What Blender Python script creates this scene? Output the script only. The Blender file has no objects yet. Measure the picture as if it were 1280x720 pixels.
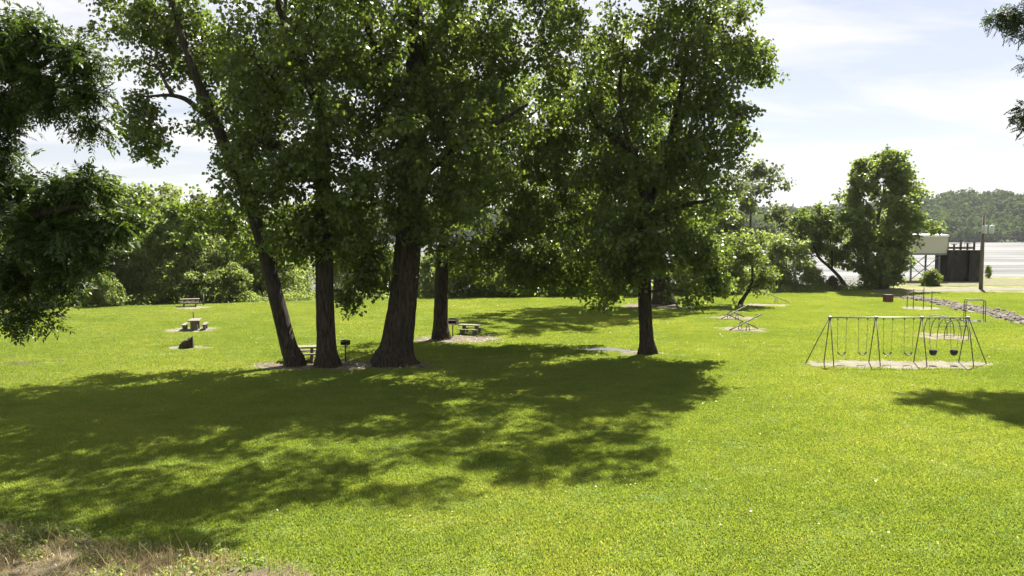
import bpy, math, random
import numpy as np
from mathutils import Vector

rng = np.random.default_rng(7)
random.seed(7)
scene = bpy.context.scene
COL = scene.collection
R = math.radians

# ------------------------------------------------------------------ camera
CAM_H, FPX, PITCH = 7.0, 1000.0, math.atan(70 / 1000)
cam_d = bpy.data.cameras.new('camera')
cam = bpy.data.objects.new('camera', cam_d)
COL.objects.link(cam)
cam_d.sensor_width = 36
cam_d.lens = 36 * FPX / 1280
cam_d.clip_end = 6000
cam.location = (0, 0, CAM_H)
cam.rotation_euler = (math.pi / 2 - PITCH, 0, 0)
scene.camera = cam
_cp, _sp = math.cos(PITCH), math.sin(PITCH)


def ray(px, py):
    u, v = (px - 640) / FPX, (360 - py) / FPX
    return np.array([u, _cp + v * _sp, -_sp + v * _cp])


def G(px, py, z=0.0):
    """ground point seen at a spot of the photo"""
    r = ray(px, py)
    t = (z - CAM_H) / r[2]
    return np.array([r[0] * t, r[1] * t, z])


def P(px, py, d):
    """point at distance d seen at a spot of the photo"""
    r = ray(px, py)
    t = d / r[1]
    return np.array([r[0] * t, d, CAM_H + r[2] * t])


# ------------------------------------------------------------------ object helpers
def tag(o, label=None, cat=None, group=None, kind=None):
    if label: o['label'] = label
    if cat: o['category'] = cat
    if group: o['group'] = group
    if kind: o['kind'] = kind
    return o


def thing(name, label, cat, loc=(0, 0, 0), rotz=0.0, group=None):
    o = bpy.data.objects.new(name, None)
    COL.objects.link(o)
    o.empty_display_size = 0.3
    o.location = loc
    o.rotation_euler = (0, 0, rotz)
    return tag(o, label, cat, group)


class MB:
    """collects vertices and faces, links them as one mesh object"""

    def __init__(self):
        self.v, self.f, self.n = [], [], 0

    def add(self, verts, faces):
        verts = np.asarray(verts, float)
        self.v.append(verts)
        self.f.extend([[i + self.n for i in q] for q in faces])
        self.n += len(verts)

    def box(self, c, s, rot=None, taper=0.0):
        x, y, z = np.array(s) / 2
        t = 1 - taper
        v = np.array([(-x, -y, -z), (x, -y, -z), (x, y, -z), (-x, y, -z),
                      (-x * t, -y * t, z), (x * t, -y * t, z), (x * t, y * t, z), (-x * t, y * t, z)])
        if rot is not None:
            v = v @ np.array(rot).T
        self.add(v + np.array(c), [(0, 3, 2, 1), (4, 5, 6, 7), (0, 1, 5, 4), (1, 2, 6, 5), (2, 3, 7, 6), (3, 0, 4, 7)])

    def tube(self, pts, rad, sides=8, cap=True):
        pts = np.asarray(pts, float)
        n = len(pts)
        rad = np.broadcast_to(np.asarray(rad, float), (n,)) if np.ndim(rad) < 2 else np.asarray(rad)
        tan = np.gradient(pts, axis=0)
        tan /= np.linalg.norm(tan, axis=1)[:, None] + 1e-9
        ref = np.array([1.0, 0, 0]) if abs(tan[0][0]) < 0.9 else np.array([0, 1.0, 0])
        V = []
        a = np.arange(sides) * 2 * np.pi / sides
        for i in range(n):
            b = np.cross(tan[i], ref); b /= np.linalg.norm(b) + 1e-9
            ref = np.cross(b, tan[i])
            r = rad[i]
            V.append(pts[i] + (np.cos(a) * r)[:, None] * ref + (np.sin(a) * r)[:, None] * b)
        V = np.concatenate(V)
        F = []
        for i in range(n - 1):
            for k in range(sides):
                k2 = (k + 1) % sides
                F.append((i * sides + k, i * sides + k2, (i + 1) * sides + k2, (i + 1) * sides + k))
        if cap:
            F.append(tuple(range(sides))[::-1])
            F.append(tuple((n - 1) * sides + k for k in range(sides)))
        self.add(V, F)

    def build(self, name, mat, parent=None, smooth=False, bevel=0.0):
        me = bpy.data.meshes.new(name)
        me.from_pydata(np.concatenate(self.v).tolist(), [], self.f)
        me.validate()
        if smooth:
            me.polygons.foreach_set('use_smooth', [True] * len(me.polygons))
        me.materials.append(mat)
        o = bpy.data.objects.new(name, me)
        COL.objects.link(o)
        if parent: o.parent = parent
        if bevel:
            m = o.modifiers.new('bevel', 'BEVEL'); m.width = bevel; m.segments = 2
        return o


def mesh_quads(name, V, F, mat, parent=None, smooth=False):
    """fast path: V (n,3), F (m,k) arrays"""
    me = bpy.data.meshes.new(name)
    V = np.ascontiguousarray(V, np.float32); F = np.ascontiguousarray(F, np.int32)
    m, k = F.shape
    me.vertices.add(len(V)); me.vertices.foreach_set('co', V.ravel())
    me.loops.add(m * k); me.loops.foreach_set('vertex_index', F.ravel())
    me.polygons.add(m)
    me.polygons.foreach_set('loop_start', np.arange(m, dtype=np.int32) * k)
    if smooth: me.polygons.foreach_set('use_smooth', np.ones(m, bool))
    me.update(calc_edges=True)
    me.materials.append(mat)
    o = bpy.data.objects.new(name, me)
    COL.objects.link(o)
    if parent: o.parent = parent
    return o


def rod(a, b, r, sides=8):
    m = MB(); m.tube([a, b], [r, r], sides); return m


# ------------------------------------------------------------------ materials
class Mat:
    def __init__(self, name):
        self.m = bpy.data.materials.new(name)
        self.m.use_nodes = True
        self.t = self.m.node_tree
        self.b = self.t.nodes['Principled BSDF']
        self.out = self.t.nodes['Material Output']

    def n(self, typ, **kw):
        x = self.t.nodes.new(typ)
        for k, v in kw.items():
            if k.startswith('i_'):
                x.inputs[k[2:].replace('_', ' ')].default_value = v
            else:
                setattr(x, k, v)
        return x

    def l(self, a, b): self.t.links.new(a, b)

    def noise(self, vec, scale, detail=4, rough=0.6, dist=0.0):
        x = self.n('ShaderNodeTexNoise'); x.inputs['Scale'].default_value = scale
        x.inputs['Detail'].default_value = detail; x.inputs['Roughness'].default_value = rough
        x.inputs['Distortion'].default_value = dist
        if vec is not None: self.l(vec, x.inputs['Vector'])
        return x.outputs['Fac']

    def ramp(self, fac, stops):
        x = self.n('ShaderNodeValToRGB')
        cr = x.color_ramp
        while len(cr.elements) < len(stops): cr.elements.new(0.5)
        for e, (p, c) in zip(cr.elements, stops):
            e.position = p; e.color = (*c, 1)
        self.l(fac, x.inputs['Fac'])
        return x.outputs['Color']

    def mix(self, fac, a, b, blend='MIX'):
        x = self.n('ShaderNodeMix', data_type='RGBA', blend_type=blend)
        for s, v in ((0, fac), (6, a), (7, b)):
            if isinstance(v, (int, float)): x.inputs[s].default_value = v
            elif isinstance(v, tuple): x.inputs[s].default_value = (*v, 1)
            else: self.l(v, x.inputs[s])
        return x.outputs[2]

    def math(self, op, a, b=None, c=None):
        x = self.n('ShaderNodeMath', operation=op)
        for i, v in enumerate((a, b, c)):
            if v is None: continue
            if isinstance(v, (int, float)): x.inputs[i].default_value = v
            else: self.l(v, x.inputs[i])
        return x.outputs[0]

    def pos(self): return self.n('ShaderNodeNewGeometry').outputs['Position']

    def obj(self): return self.n('ShaderNodeTexCoord').outputs['Object']

    def scale(self, vec, s):
        x = self.n('ShaderNodeMapping'); x.inputs['Scale'].default_value = s
        self.l(vec, x.inputs['Vector']); return x.outputs['Vector']

    def bump(self, h, strength, dist=0.02):
        x = self.n('ShaderNodeBump'); x.inputs['Strength'].default_value = strength
        x.inputs['Distance'].default_value = dist
        self.l(h, x.inputs['Height']); self.l(x.outputs['Normal'], self.b.inputs['Normal'])

    def color(self, c):
        if isinstance(c, tuple): self.b.inputs['Base Color'].default_value = (*c, 1)
        else: self.l(c, self.b.inputs['Base Color'])

    def set(self, rough=0.8, spec=0.3, metal=0.0):
        self.b.inputs['Roughness'].default_value = rough
        self.b.inputs['Specular IOR Level'].default_value = spec
        self.b.inputs['Metallic'].default_value = metal
        return self


def mottled(name, dark, light, scale=4, rough=0.85, bump=0.3, metal=0.0, stretch=None, spec=0.3, dist=0.02):
    M = Mat(name); v = M.obj()
    if stretch: v = M.scale(v, stretch)
    f = M.noise(v, scale, 6, 0.65)
    M.color(M.ramp(f, [(0.3, dark), (0.7, light)]))
    if bump: M.bump(f, bump, dist)
    return M.set(rough, spec, metal).m


def leaf_mat(name, cols, trans, tcol, rough=0.5, spec=0.35, nscale=0.35, namt=0.5):
    M = Mat(name)
    g = M.n('ShaderNodeNewGeometry')
    c = M.ramp(g.outputs['Random Per Island'], [(i / (len(cols) - 1), q) for i, q in enumerate(cols)])
    n = M.noise(g.outputs['Position'], nscale, 2)
    c = M.mix(M.math('MULTIPLY', n if namt < 1 else M.math('MULTIPLY', n, n), namt), c, tuple(np.array(cols[0]) * 0.7))
    M.color(c); M.set(rough, spec)
    tr = M.n('ShaderNodeBsdfTranslucent')
    M.l(M.mix(1.0, c, tcol, 'MULTIPLY'), tr.inputs['Color'])
    mx = M.n('ShaderNodeMixShader'); mx.inputs[0].default_value = trans
    M.l(M.b.outputs[0], mx.inputs[1]); M.l(tr.outputs[0], mx.inputs[2])
    M.l(mx.outputs[0], M.out.inputs['Surface'])
    return M.m


def bark_mat(name, dark, light):
    M = Mat(name)
    v = M.scale(M.obj(), (1, 1, 0.16))
    f = M.noise(v, 9, 7, 0.72, 0.5)
    f2 = M.noise(M.obj(), 0.9, 3)
    c = M.ramp(f, [(0.36, dark), (0.62, light)])
    M.color(M.mix(M.math('MULTIPLY', f2, 0.6), c, dark))
    M.bump(f, 1.0, 0.14)
    return M.set(0.95, 0.15).m


LAWN_LO, LAWN_MID, LAWN_HI = (0.100, 0.154, 0.028), (0.140, 0.192, 0.038), (0.182, 0.220, 0.052)


def lawn_colour(M):
    p = M.pos()
    big = M.noise(p, 0.09, 4, 0.6)
    mid = M.noise(M.scale(p, (0.8, 1.4, 1)), 0.7, 5, 0.65)
    f = M.math('ADD', M.math('MULTIPLY', big, 0.6), M.math('MULTIPLY', mid, 0.45))
    return M.ramp(f, [(0.42, LAWN_LO), (0.53, LAWN_MID), (0.63, LAWN_HI)])


def make_ground_mat():
    M = Mat('ground')
    lawn = lawn_colour(M)
    p = M.pos()
    fine = M.noise(p, 14, 4, 0.75)
    lawn = M.mix(M.math('ADD', M.math('MULTIPLY', fine, 0.5), 0.35), lawn, (0.045, 0.065, 0.010))
    rough = M.ramp(M.noise(p, 0.5, 6, 0.7), [(0.3, (0.035, 0.05, 0.01)), (0.5, (0.11, 0.12, 0.03)), (0.7, (0.22, 0.18, 0.09))])
    at = M.n('ShaderNodeAttribute', attribute_name='lawn')
    edge = M.math('ADD', at.outputs['Fac'], M.math('MULTIPLY', M.math('SUBTRACT', M.noise(p, 0.8, 4), 0.5), 0.7))
    e = M.n('ShaderNodeMapRange'); e.inputs['From Min'].default_value = 0.4; e.inputs['From Max'].default_value = 0.6
    M.l(edge, e.inputs['Value'])
    sxyz = M.n('ShaderNodeSeparateXYZ'); M.l(p, sxyz.inputs[0])
    far = M.math('GREATER_THAN', sxyz.outputs['Y'], 845.0)
    rough = M.mix(far, rough, (0.03, 0.042, 0.014))
    M.color(M.mix(e.outputs[0], rough, lawn))
    M.bump(fine, 0.8, 0.05)
    return M.set(0.9, 0.1).m


def make_grass_mat():
    M = Mat('grass_blade')
    g = M.n('ShaderNodeNewGeometry')
    lawn = lawn_colour(M)
    c = M.mix(M.math('MULTIPLY', g.outputs['Random Per Island'], 0.35), lawn, (0.19, 0.235, 0.05))
    dk = M.math('LESS_THAN', M.math('FRACT', M.math('MULTIPLY', g.outputs['Random Per Island'], 7.31)), 0.16)
    c = M.mix(M.math('MULTIPLY', dk, 0.3), c, (0.05, 0.09, 0.012))
    dry = M.math('GREATER_THAN', g.outputs['Random Per Island'], 0.988)
    c = M.mix(M.math('MULTIPLY', dry, 0.8), c, (0.4, 0.34, 0.16))
    M.color(c); M.set(0.5, 0.3)
    tr = M.n('ShaderNodeBsdfTranslucent')
    M.l(M.mix(1.0, c, (1.75, 1.6, 0.8), 'MULTIPLY'), tr.inputs['Color'])
    mx = M.n('ShaderNodeMixShader'); mx.inputs[0].default_value = 0.5
    M.l(M.b.outputs[0], mx.inputs[1]); M.l(tr.outputs[0], mx.inputs[2])
    M.l(mx.outputs[0], M.out.inputs['Surface'])
    return M.m


def make_soil(name, a, b, c):
    M = Mat(name); p = M.pos()
    f = M.noise(p, 1.3, 5, 0.7); f2 = M.noise(p, 9, 5, 0.8)
    col = M.ramp(M.math('ADD', M.math('MULTIPLY', f, 0.5), M.math('MULTIPLY', f2, 0.5)), [(0.35, a), (0.5, b), (0.65, c)])
    M.color(col); M.bump(f2, 0.9, 0.05)
    return M.set(0.95, 0.1).m


def make_river():
    M = Mat('river_water')
    M.color((0.08, 0.078, 0.07))
    p = M.scale(M.pos(), (0.35, 1, 1))
    w = M.noise(p, 0.35, 5, 0.6); w2 = M.noise(M.scale(M.pos(), (0.012, 0.05, 1)), 1, 4)
    M.bump(M.math('ADD', M.math('MULTIPLY', w, .25), M.math('MULTIPLY', w2, 1.0)), 0.25, 0.8)
    r = M.n('ShaderNodeMapRange'); r.inputs['To Min'].default_value = 0.12; r.inputs['To Max'].default_value = 0.5
    M.l(w2, r.inputs['Value']); M.l(r.outputs[0], M.b.inputs['Roughness'])
    M.b.inputs['Specular IOR Level'].default_value = 0.5
    df = M.n('ShaderNodeBsdfDiffuse'); df.inputs['Color'].default_value = (0.070, 0.070, 0.068, 1)
    st = M.noise(M.scale(M.pos(), (0.008, 0.07, 1)), 1, 6, 0.65, 0.8)
    mr = M.n('ShaderNodeMapRange'); mr.inputs['From Min'].default_value = .35; mr.inputs['From Max'].default_value = .65
    mr.inputs['To Min'].default_value = 0.15; mr.inputs['To Max'].default_value = 0.95
    M.l(st, mr.inputs['Value'])
    mx = M.n('ShaderNodeMixShader'); M.l(mr.outputs[0], mx.inputs[0])
    M.l(M.b.outputs[0], mx.inputs[1]); M.l(df.outputs[0], mx.inputs[2]); M.l(mx.outputs[0], M.out.inputs['Surface'])
    return M.m


def make_concrete_stained():
    M = Mat('stained_concrete')
    f = M.noise(M.scale(M.obj(), (1, 1, 0.25)), 1.6, 6, 0.75)
    f2 = M.noise(M.obj(), 5, 6, 0.8)
    c = M.ramp(M.math('ADD', M.math('MULTIPLY', f, 0.6), M.math('MULTIPLY', f2, 0.4)),
               [(0.40, (0.012, 0.011, 0.010)), (0.53, (0.035, 0.032, 0.027)), (0.66, (0.11, 0.10, 0.085))])
    M.color(c); M.bump(f2, 0.6, 0.05)
    return M.set(0.9, 0.2).m


def make_siding():
    M = Mat('beige_siding')
    w = M.n('ShaderNodeTexWave', wave_type='BANDS', bands_direction='X'); w.inputs['Scale'].default_value = 1.6
    M.l(M.obj(), w.inputs['Vector'])
    f = M.noise(M.obj(), 1.2, 4)
    M.color(M.mix(M.math('MULTIPLY', f, 0.6), (0.52, 0.50, 0.43), (0.38, 0.36, 0.30)))
    M.bump(w.outputs['Fac'], 0.4, 0.03)
    return M.set(0.6, 0.3).m


MT = dict(
    ground=make_ground_mat(), grass=make_grass_mat(), river=make_river(),
    sand=make_soil('pale_sand', (0.07, 0.063, 0.043), (0.138, 0.125, 0.092), (0.21, 0.19, 0.145)),
    litter=make_soil('leaf_litter', (0.045, 0.037, 0.025), (0.10, 0.083, 0.056), (0.20, 0.172, 0.125)),
    worn=make_soil('worn_earth', (0.07, 0.06, 0.035), (0.13, 0.115, 0.07), (0.22, 0.19, 0.14)),
    tan=make_soil('tan_grass', (0.065, 0.066, 0.03), (0.105, 0.10, 0.054), (0.155, 0.142, 0.085)),
    mud=make_soil('bare_mud', (0.035, 0.028, 0.015), (0.06, 0.05, 0.025), (0.09, 0.085, 0.03)),
    drysoil=make_soil('dry_soil', (0.045, 0.036, 0.022), (0.095, 0.078, 0.05), (0.17, 0.145, 0.10)),
    gravel=make_soil('gravel', (0.08, 0.074, 0.052), (0.125, 0.116, 0.086), (0.18, 0.168, 0.13)),
    rock=mottled('grey_rock', (0.04, 0.034, 0.026), (0.145, 0.122, 0.095), 3, 0.9, 0.5),
    bark=bark_mat('dark_bark', (0.010, 0.008, 0.006), (0.095, 0.075, 0.058)),
    barkg=bark_mat('grey_bark', (0.035, 0.028, 0.022), (0.16, 0.13, 0.105)),
    leaf=leaf_mat('cottonwood_leaf', [(0.058, 0.085, 0.020), (0.092, 0.128, 0.030), (0.135, 0.168, 0.042)], 0.54, (1.6, 1.65, 0.7), 0.38, 0.55),
    leafd=leaf_mat('walnut_leaf', [(0.025, 0.045, 0.012), (0.04, 0.066, 0.014), (0.065, 0.092, 0.018)], 0.42, (1.5, 1.5, 0.6)),
    leafb=leaf_mat('bank_leaf', [(0.095, 0.130, 0.040), (0.135, 0.175, 0.055), (0.17, 0.205, 0.07)], 0.52, (1.6, 1.65, 0.8)),
    leafw=leaf_mat('willow_leaf', [(0.13, 0.165, 0.05), (0.175, 0.215, 0.07), (0.22, 0.25, 0.10)], 0.54, (1.5, 1.55, 0.8)),
    leafg=leaf_mat('grey_green_leaf', [(0.075, 0.095, 0.04), (0.11, 0.135, 0.06), (0.15, 0.175, 0.085)], 0.45, (1.4, 1.4, 0.8)),
    leafr=leaf_mat('reddish_leaf', [(0.09, 0.05, 0.03), (0.12, 0.09, 0.04), (0.09, 0.11, 0.03)], 0.35, (1.2, 1.1, 0.7)),
    leaff=leaf_mat('far_leaf', [(0.045, 0.068, 0.024), (0.06, 0.09, 0.03), (0.085, 0.115, 0.04)], 0.3, (1.3, 1.3, 0.7), 0.9, 0.02, 0.045, 1.5),
    fallen=leaf_mat('fallen_leaf', [(0.16, 0.14, 0.06), (0.26, 0.235, 0.11), (0.36, 0.335, 0.20)], 0.1, (1, 1, 1)),
    straw=leaf_mat('straw', [(0.26, 0.20, 0.10), (0.40, 0.32, 0.18), (0.5, 0.43, 0.27)], 0.3, (1.1, 1.05, 0.8)),
    pipe=mottled('galvanised_pipe', (0.16, 0.16, 0.155), (0.32, 0.31, 0.29), 9, 0.5, 0.1, 0.6),
    pipedark=mottled('weathered_pipe', (0.07, 0.07, 0.065), (0.16, 0.155, 0.14), 9, 0.6, 0.1, 0.3),
    chain=mottled('chain_steel', (0.13, 0.13, 0.12), (0.28, 0.27, 0.25), 40, 0.5, 0.0, 0.5),
    rubber=mottled('black_rubber', (0.012, 0.012, 0.012), (0.03, 0.03, 0.03), 12, 0.6, 0.1),
    plank=mottled('weathered_plank', (0.035, 0.03, 0.024), (0.11, 0.095, 0.075), 6, 0.85, 0.4, stretch=(0.3, 1, 1)),
    conc=mottled('weathered_concrete', (0.085, 0.072, 0.056), (0.18, 0.158, 0.125), 5, 0.9, 0.4),
    iron=mottled('rusty_iron', (0.025, 0.018, 0.014), (0.085, 0.05, 0.035), 8, 0.8, 0.3),
    stump=bark_mat('rotten_stump', (0.018, 0.013, 0.010), (0.11, 0.08, 0.058)),
    redwood=mottled('red_brown_brick', (0.085, 0.036, 0.022), (0.16, 0.075, 0.048), 6, 0.85, 0.3),
    stained=make_concrete_stained(), siding=make_siding(),
    roofmetal=mottled('white_metal_roof', (0.62, 0.62, 0.64), (0.78, 0.78, 0.8), 2, 0.45, 0.0),
    steel=mottled('blue_grey_steel', (0.10, 0.115, 0.13), (0.20, 0.215, 0.235), 5, 0.6, 0.1, 0.2),
    pole=mottled('utility_pole_wood', (0.07, 0.058, 0.046), (0.17, 0.145, 0.12), 6, 0.9, 0.4, stretch=(1, 1, 0.1)),
    can=mottled('grey_enamel', (0.42, 0.43, 0.43), (0.55, 0.56, 0.56), 3, 0.4, 0.0),
)


def make_puddle_mat():
    M = Mat('puddle_water'); M.color((0.05, 0.04, 0.025)); M.set(0.03, 0.6)
    M.bump(M.noise(M.pos(), 3, 3), 0.04, 0.02)
    return M.m


MT['puddle'] = make_puddle_mat()

# ------------------------------------------------------------------ terrain
EDGE_X = [-400, -90, -52, -33, -20, -6, 20, 29, 40, 47, 54, 60, 400]
EDGE_Y = [60, 64, 71, 76.5, 81, 85, 87, 91, 95, 98, 112, 122, 126]


def edge(x): return np.interp(x, EDGE_X, EDGE_Y)


def vnoise(x, y, s, seed=0):
    """cheap smooth value noise"""
    x = np.asarray(x, float) / s; y = np.asarray(y, float) / s
    xi, yi = np.floor(x).astype(int), np.floor(y).astype(int)
    fx, fy = x - xi, y - yi
    fx, fy = fx * fx * (3 - 2 * fx), fy * fy * (3 - 2 * fy)

    def h(a, b):
        q = np.sin(a * 127.1 + b * 311.7 + seed * 74.7) * 43758.5453
        return q - np.floor(q)
    return (h(xi, yi) * (1 - fx) + h(xi + 1, yi) * fx) * (1 - fy) + (h(xi, yi + 1) * (1 - fx) + h(xi + 1, yi + 1) * fx) * fy


WATER = -4.0


def terrain(x, y):
    x = np.asarray(x, float); y = np.asarray(y, float)
    t = y - edge(x) - 2.5
    z = -7.0 * np.clip(t / 34, 0, 1) ** 1.15
    z = z + np.clip(t, 0, 1) * 0.5 * (vnoise(x, y, 6) - 0.5) * np.clip(1 - t / 40, 0, 1)
    z = z + 0.40 * np.clip(14 - y, 0, 13.4)
    shore = 850 + 40 * (vnoise(x, x * 0, 300, 3) - 0.5)
    b = np.clip((y - shore) / 30, 0, 1)
    ridge = np.interp(x, [-2000, -400, 0, 250, 430, 560, 680, 800, 1000, 2000], [22, 20, 20, 20, 22, 30, 46, 44, 40, 30])
    hill = ridge * np.clip((y - shore - 20) / 200, 0, 1) ** 0.8 * (0.85 + 0.3 * vnoise(x, y, 130, 5))
    z = np.where(y > shore - 5, -7 + b * 5.5 + hill, z)
    return z


def lines(segs):
    out = []
    for a, b, s in segs: out.append(np.arange(a, b, s))
    return np.concatenate(out)


gx = lines([(-3000, -400, 200), (-400, -100, 25), (-100, 110, 1.5), (110, 400, 20), (400, 1400, 40), (1400, 3001, 200)])
gy = lines([(-60, 0, 6), (0, 150, 1.25), (150, 300, 10), (300, 820, 40), (820, 1300, 20), (1300, 3001, 100)])
XX, YY = np.meshgrid(gx, gy)
ZZ = terrain(XX, YY)
nx, ny = len(gx), len(gy)
idx = np.arange(nx * ny).reshape(ny, nx)
F = np.stack([idx[:-1, :-1], idx[:-1, 1:], idx[1:, 1:], idx[1:, :-1]], -1).reshape(-1, 4)
ground = mesh_quads('ground', np.stack([XX, YY, ZZ], -1).reshape(-1, 3), F, MT['ground'], smooth=True)
tag(ground, 'mown bright green lawn sloping to the river bank behind', kind='structure')
lawn_attr = np.clip((edge(XX) - YY + 1.0 - np.where(XX > 44, 16 + (XX - 44) * 1.0, 0) * (YY > 80)) / 2 + 0.5, 0, 1).ravel()
a_ = ground.data.attributes.new('lawn', 'FLOAT', 'POINT')
a_.data.foreach_set('value', lawn_attr.astype(np.float32))

river = mesh_quads('river', np.array([(-3000, 70, WATER), (3000, 70, WATER), (3000, 900, WATER), (-3000, 900, WATER)]),
                   np.array([[0, 1, 2, 3]]), MT['river'])
tag(river, 'wide pale brown river shining under the bright sky', kind='structure')

# ------------------------------------------------------------------ bare patches (sheets on the lawn)
PATCHES = []   # (cx, cy, hw, hd) for keeping grass off


def patch(name, label, c, hw, hd, mat, z=0.006, seed=0, rag=0.22, keep=True, n=72):
    a = np.arange(n) * 2 * np.pi / n
    w = 1 + rag * (vnoise(np.cos(a) * 3 + seed * 9, np.sin(a) * 3, 0.9, seed) - 0.5) * 2 \
        + rag * 0.7 * (vnoise(np.cos(a) * 3 + seed * 5, np.sin(a) * 3, 0.3, seed + 3) - 0.5) * 2
    V = [(c[0], c[1], z)]
    V += [(c[0] + hw * ww * math.cos(q), c[1] + hd * ww * math.sin(q), z) for q, ww in zip(a, w)]
    m = MB(); m.add(V, [(0, i + 1, (i + 1) % n + 1) for i in range(n)])
    o = m.build(name, mat)
    tag(o, label, kind='structure')
    if keep: PATCHES.append((c[0], c[1], hw * 0.9, hd * 0.9))
    return o


patch('sand_pit', 'pale worn sand strip under the swing set', G(1128, 455.5), 5.7, 1.5, MT['sand'], seed=1, rag=0.12)
patch('sand_pit', 'worn ground under the tunnel-shaped climber', G(1182, 420.5), 1.9, 2.2, MT['worn'], seed=2)
patch('sand_pit', 'worn sand patch under the chin-up bars', G(1152, 385.5), 2.2, 1.6, MT['sand'], seed=3)
patch('sand_pit', 'worn sand patch under the nearer crossed seesaws', G(930, 412), 1.85, 1.7, MT['worn'], seed=4)
patch('sand_pit', 'worn sand patch under the farther crossed seesaws', G(915, 397.5), 1.9, 1.7, MT['worn'], seed=5)
patch('sand_pit', 'worn sand strip under the seesaw by the leaning sapling', G(955, 381.5), 2.8, 1.4, MT['sand'], seed=6)
patch('leaf_litter_bed', 'brown leaf litter around the three front trunks', G(425, 456.5), 5.4, 1.7, MT['litter'], seed=7)
patch('leaf_litter_bed', 'brown leaf litter around the slim trunk behind', G(572, 424), 3.1, 2.0, MT['litter'], seed=8)
patch('leaf_litter_bed', 'brown leaf litter around the far stout trunk', G(820, 383), 3.7, 3.2, MT['litter'], seed=9)
patch('leaf_litter_bed', 'small ring of litter round the right trunk', G(806, 441), 1.5, 0.9, MT['litter'], seed=10)
patch('bare_ground', 'bare ground under the end-on picnic table', G(239, 412.5), 2.0, 1.5, MT['sand'], seed=11)
patch('bare_ground', 'bare ground under the farthest picnic table', G(240, 384.5), 2.1, 1.5, MT['sand'], seed=12)
patch('bare_ground', 'bare ground around the dark stump', G(236, 434.5), 1.7, 0.7, MT['sand'], seed=13)
patch('mud_strip', 'long dark bare streak at the left edge of the lawn', G(10, 454.5), 2.1, 0.45, MT['mud'], seed=14, rag=0.4)
patch('mud_strip', 'short dark bare streak in the left lawn', G(80, 450.5), 0.55, 0.3, MT['mud'], seed=15, rag=0.4)
patch('puddle', 'shining puddle on the lawn beside the right trunk', G(757, 437), 1.9, 1.0, MT['puddle'], z=0.012, seed=16, rag=0.35)
patch('puddle', 'shining puddle under the parallel bars', G(1219, 401.5), 1.5, 1.2, MT['puddle'], z=0.012, seed=17, rag=0.2)

# dry strip in the near left corner
dry_poly = [(-60, 640), (0, 661), (70, 668), (150, 682), (235, 692), (310, 703), (350, 708), (400, 722), (430, 745), (-60, 800)]
dm = MB(); dpts = [G(*q, z=0) for q in dry_poly]
# subdivide the ragged upper edge
dd = []
for i in range(len(dpts)):
    a, b = dpts[i], dpts[(i + 1) % len(dpts)]
    for k in range(6):
        q = a + (b - a) * k / 6
        q[1] += 0.5 * (vnoise(q[0] * 3, i + k, 1.0, 2) - 0.5)
        dd.append(q)
dd = np.array(dd)
dd[:, 2] = terrain(dd[:, 0], dd[:, 1]) + 0.01
dm.add(dd, [tuple(range(len(dd)))[::-1]])
tag(dm.build('dry_bank', MT['drysoil']), 'dry brown unmown strip in the near left corner', kind='structure')

# gravel road at the right, beyond the lawn
road_c = [(43, 96.5), (50, 96), (58, 97.5), (68, 99), (80, 101.5), (120, 110), (200, 122)]
rv, rf = [], []
for i, (x, y) in enumerate(road_c):
    rv += [(x, y - 2.3, 0.02), (x, y + 2.3, 0.02)]
    if i: rf.append((2 * i - 2, 2 * i, 2 * i + 1, 2 * i - 1))
rm = MB(); rm.add(rv, rf)
tag(rm.build('gravel_road', MT['gravel']), 'pale gravel track crossing behind the right lawn', kind='structure')
patch('dry_ground', 'tan dry grass by the river structure', np.array([66, 112, 0]), 16, 9.0, MT['tan'], z=0.03, seed=20, rag=0.3)

# ditch with stones
ditch = [G(1128, 371), G(1165, 376), G(1205, 384), G(1250, 394), G(1300, 405), G(1380, 424)]
ditch = np.array(ditch)
dv, df = [], []
for i, q in enumerate(ditch):
    w = 1.5
    dv += [(q[0] - w, q[1] - 0.6, 0.015), (q[0] + w, q[1] + 0.6, 0.015)]
    if i: df.append((2 * i - 2, 2 * i - 1, 2 * i + 1, 2 * i))
m = MB(); m.add(dv, [f[::-1] for f in df])
tag(m.build('stony_ditch', MT['gravel']), 'bed of the stony ditch across the right lawn', kind='structure')


def ditch_dist(x, y):
    best = np.full(np.shape(x), 1e9)
    for a, b in zip(ditch[:-1], ditch[1:]):
        ab = (b - a)[:2]
        t = np.clip(((x - a[0]) * ab[0] + (y - a[1]) * ab[1]) / (ab @ ab), 0, 1)
        best = np.minimum(best, np.hypot(x - a[0] - t * ab[0], y - a[1] - t * ab[1]))
    return best


RV, RF, rn = [], [], 0
for i in range(1300):
    k = rng.integers(0, len(ditch) - 1); t = rng.random()
    c = ditch[k] * (1 - t) + ditch[k + 1] * t
    c = c + np.array([rng.normal(0, 0.65), rng.normal(0, 0.35), 0])
    s = 0.10 + 0.2 * rng.random() ** 2
    th = np.arange(6) * np.pi / 3 + rng.random()
    lo = np.stack([np.cos(th), np.sin(th), th * 0 - 0.3], 1) * rng.uniform(0.7, 1.2, (6, 1))
    hi = np.stack([np.cos(th) * .6, np.sin(th) * .6, th * 0 + 0.55], 1) * rng.uniform(0.7, 1.2, (6, 1))
    v = np.concatenate([lo, hi]) * s * np.array([rng.uniform(0.8, 1.4), 1, rng.uniform(0.7, 1.2)])
    RV.append(v + c + np.array([0, 0, s * 0.2]))
    for q in range(6): RF.append([rn + q, rn + (q + 1) % 6, rn + 6 + (q + 1) % 6, rn + 6 + q])
    RF.append([rn + 6, rn + 7, rn + 8, rn + 9]); RF.append([rn + 9, rn + 10, rn + 11, rn + 6])
    rn += 12
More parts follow.
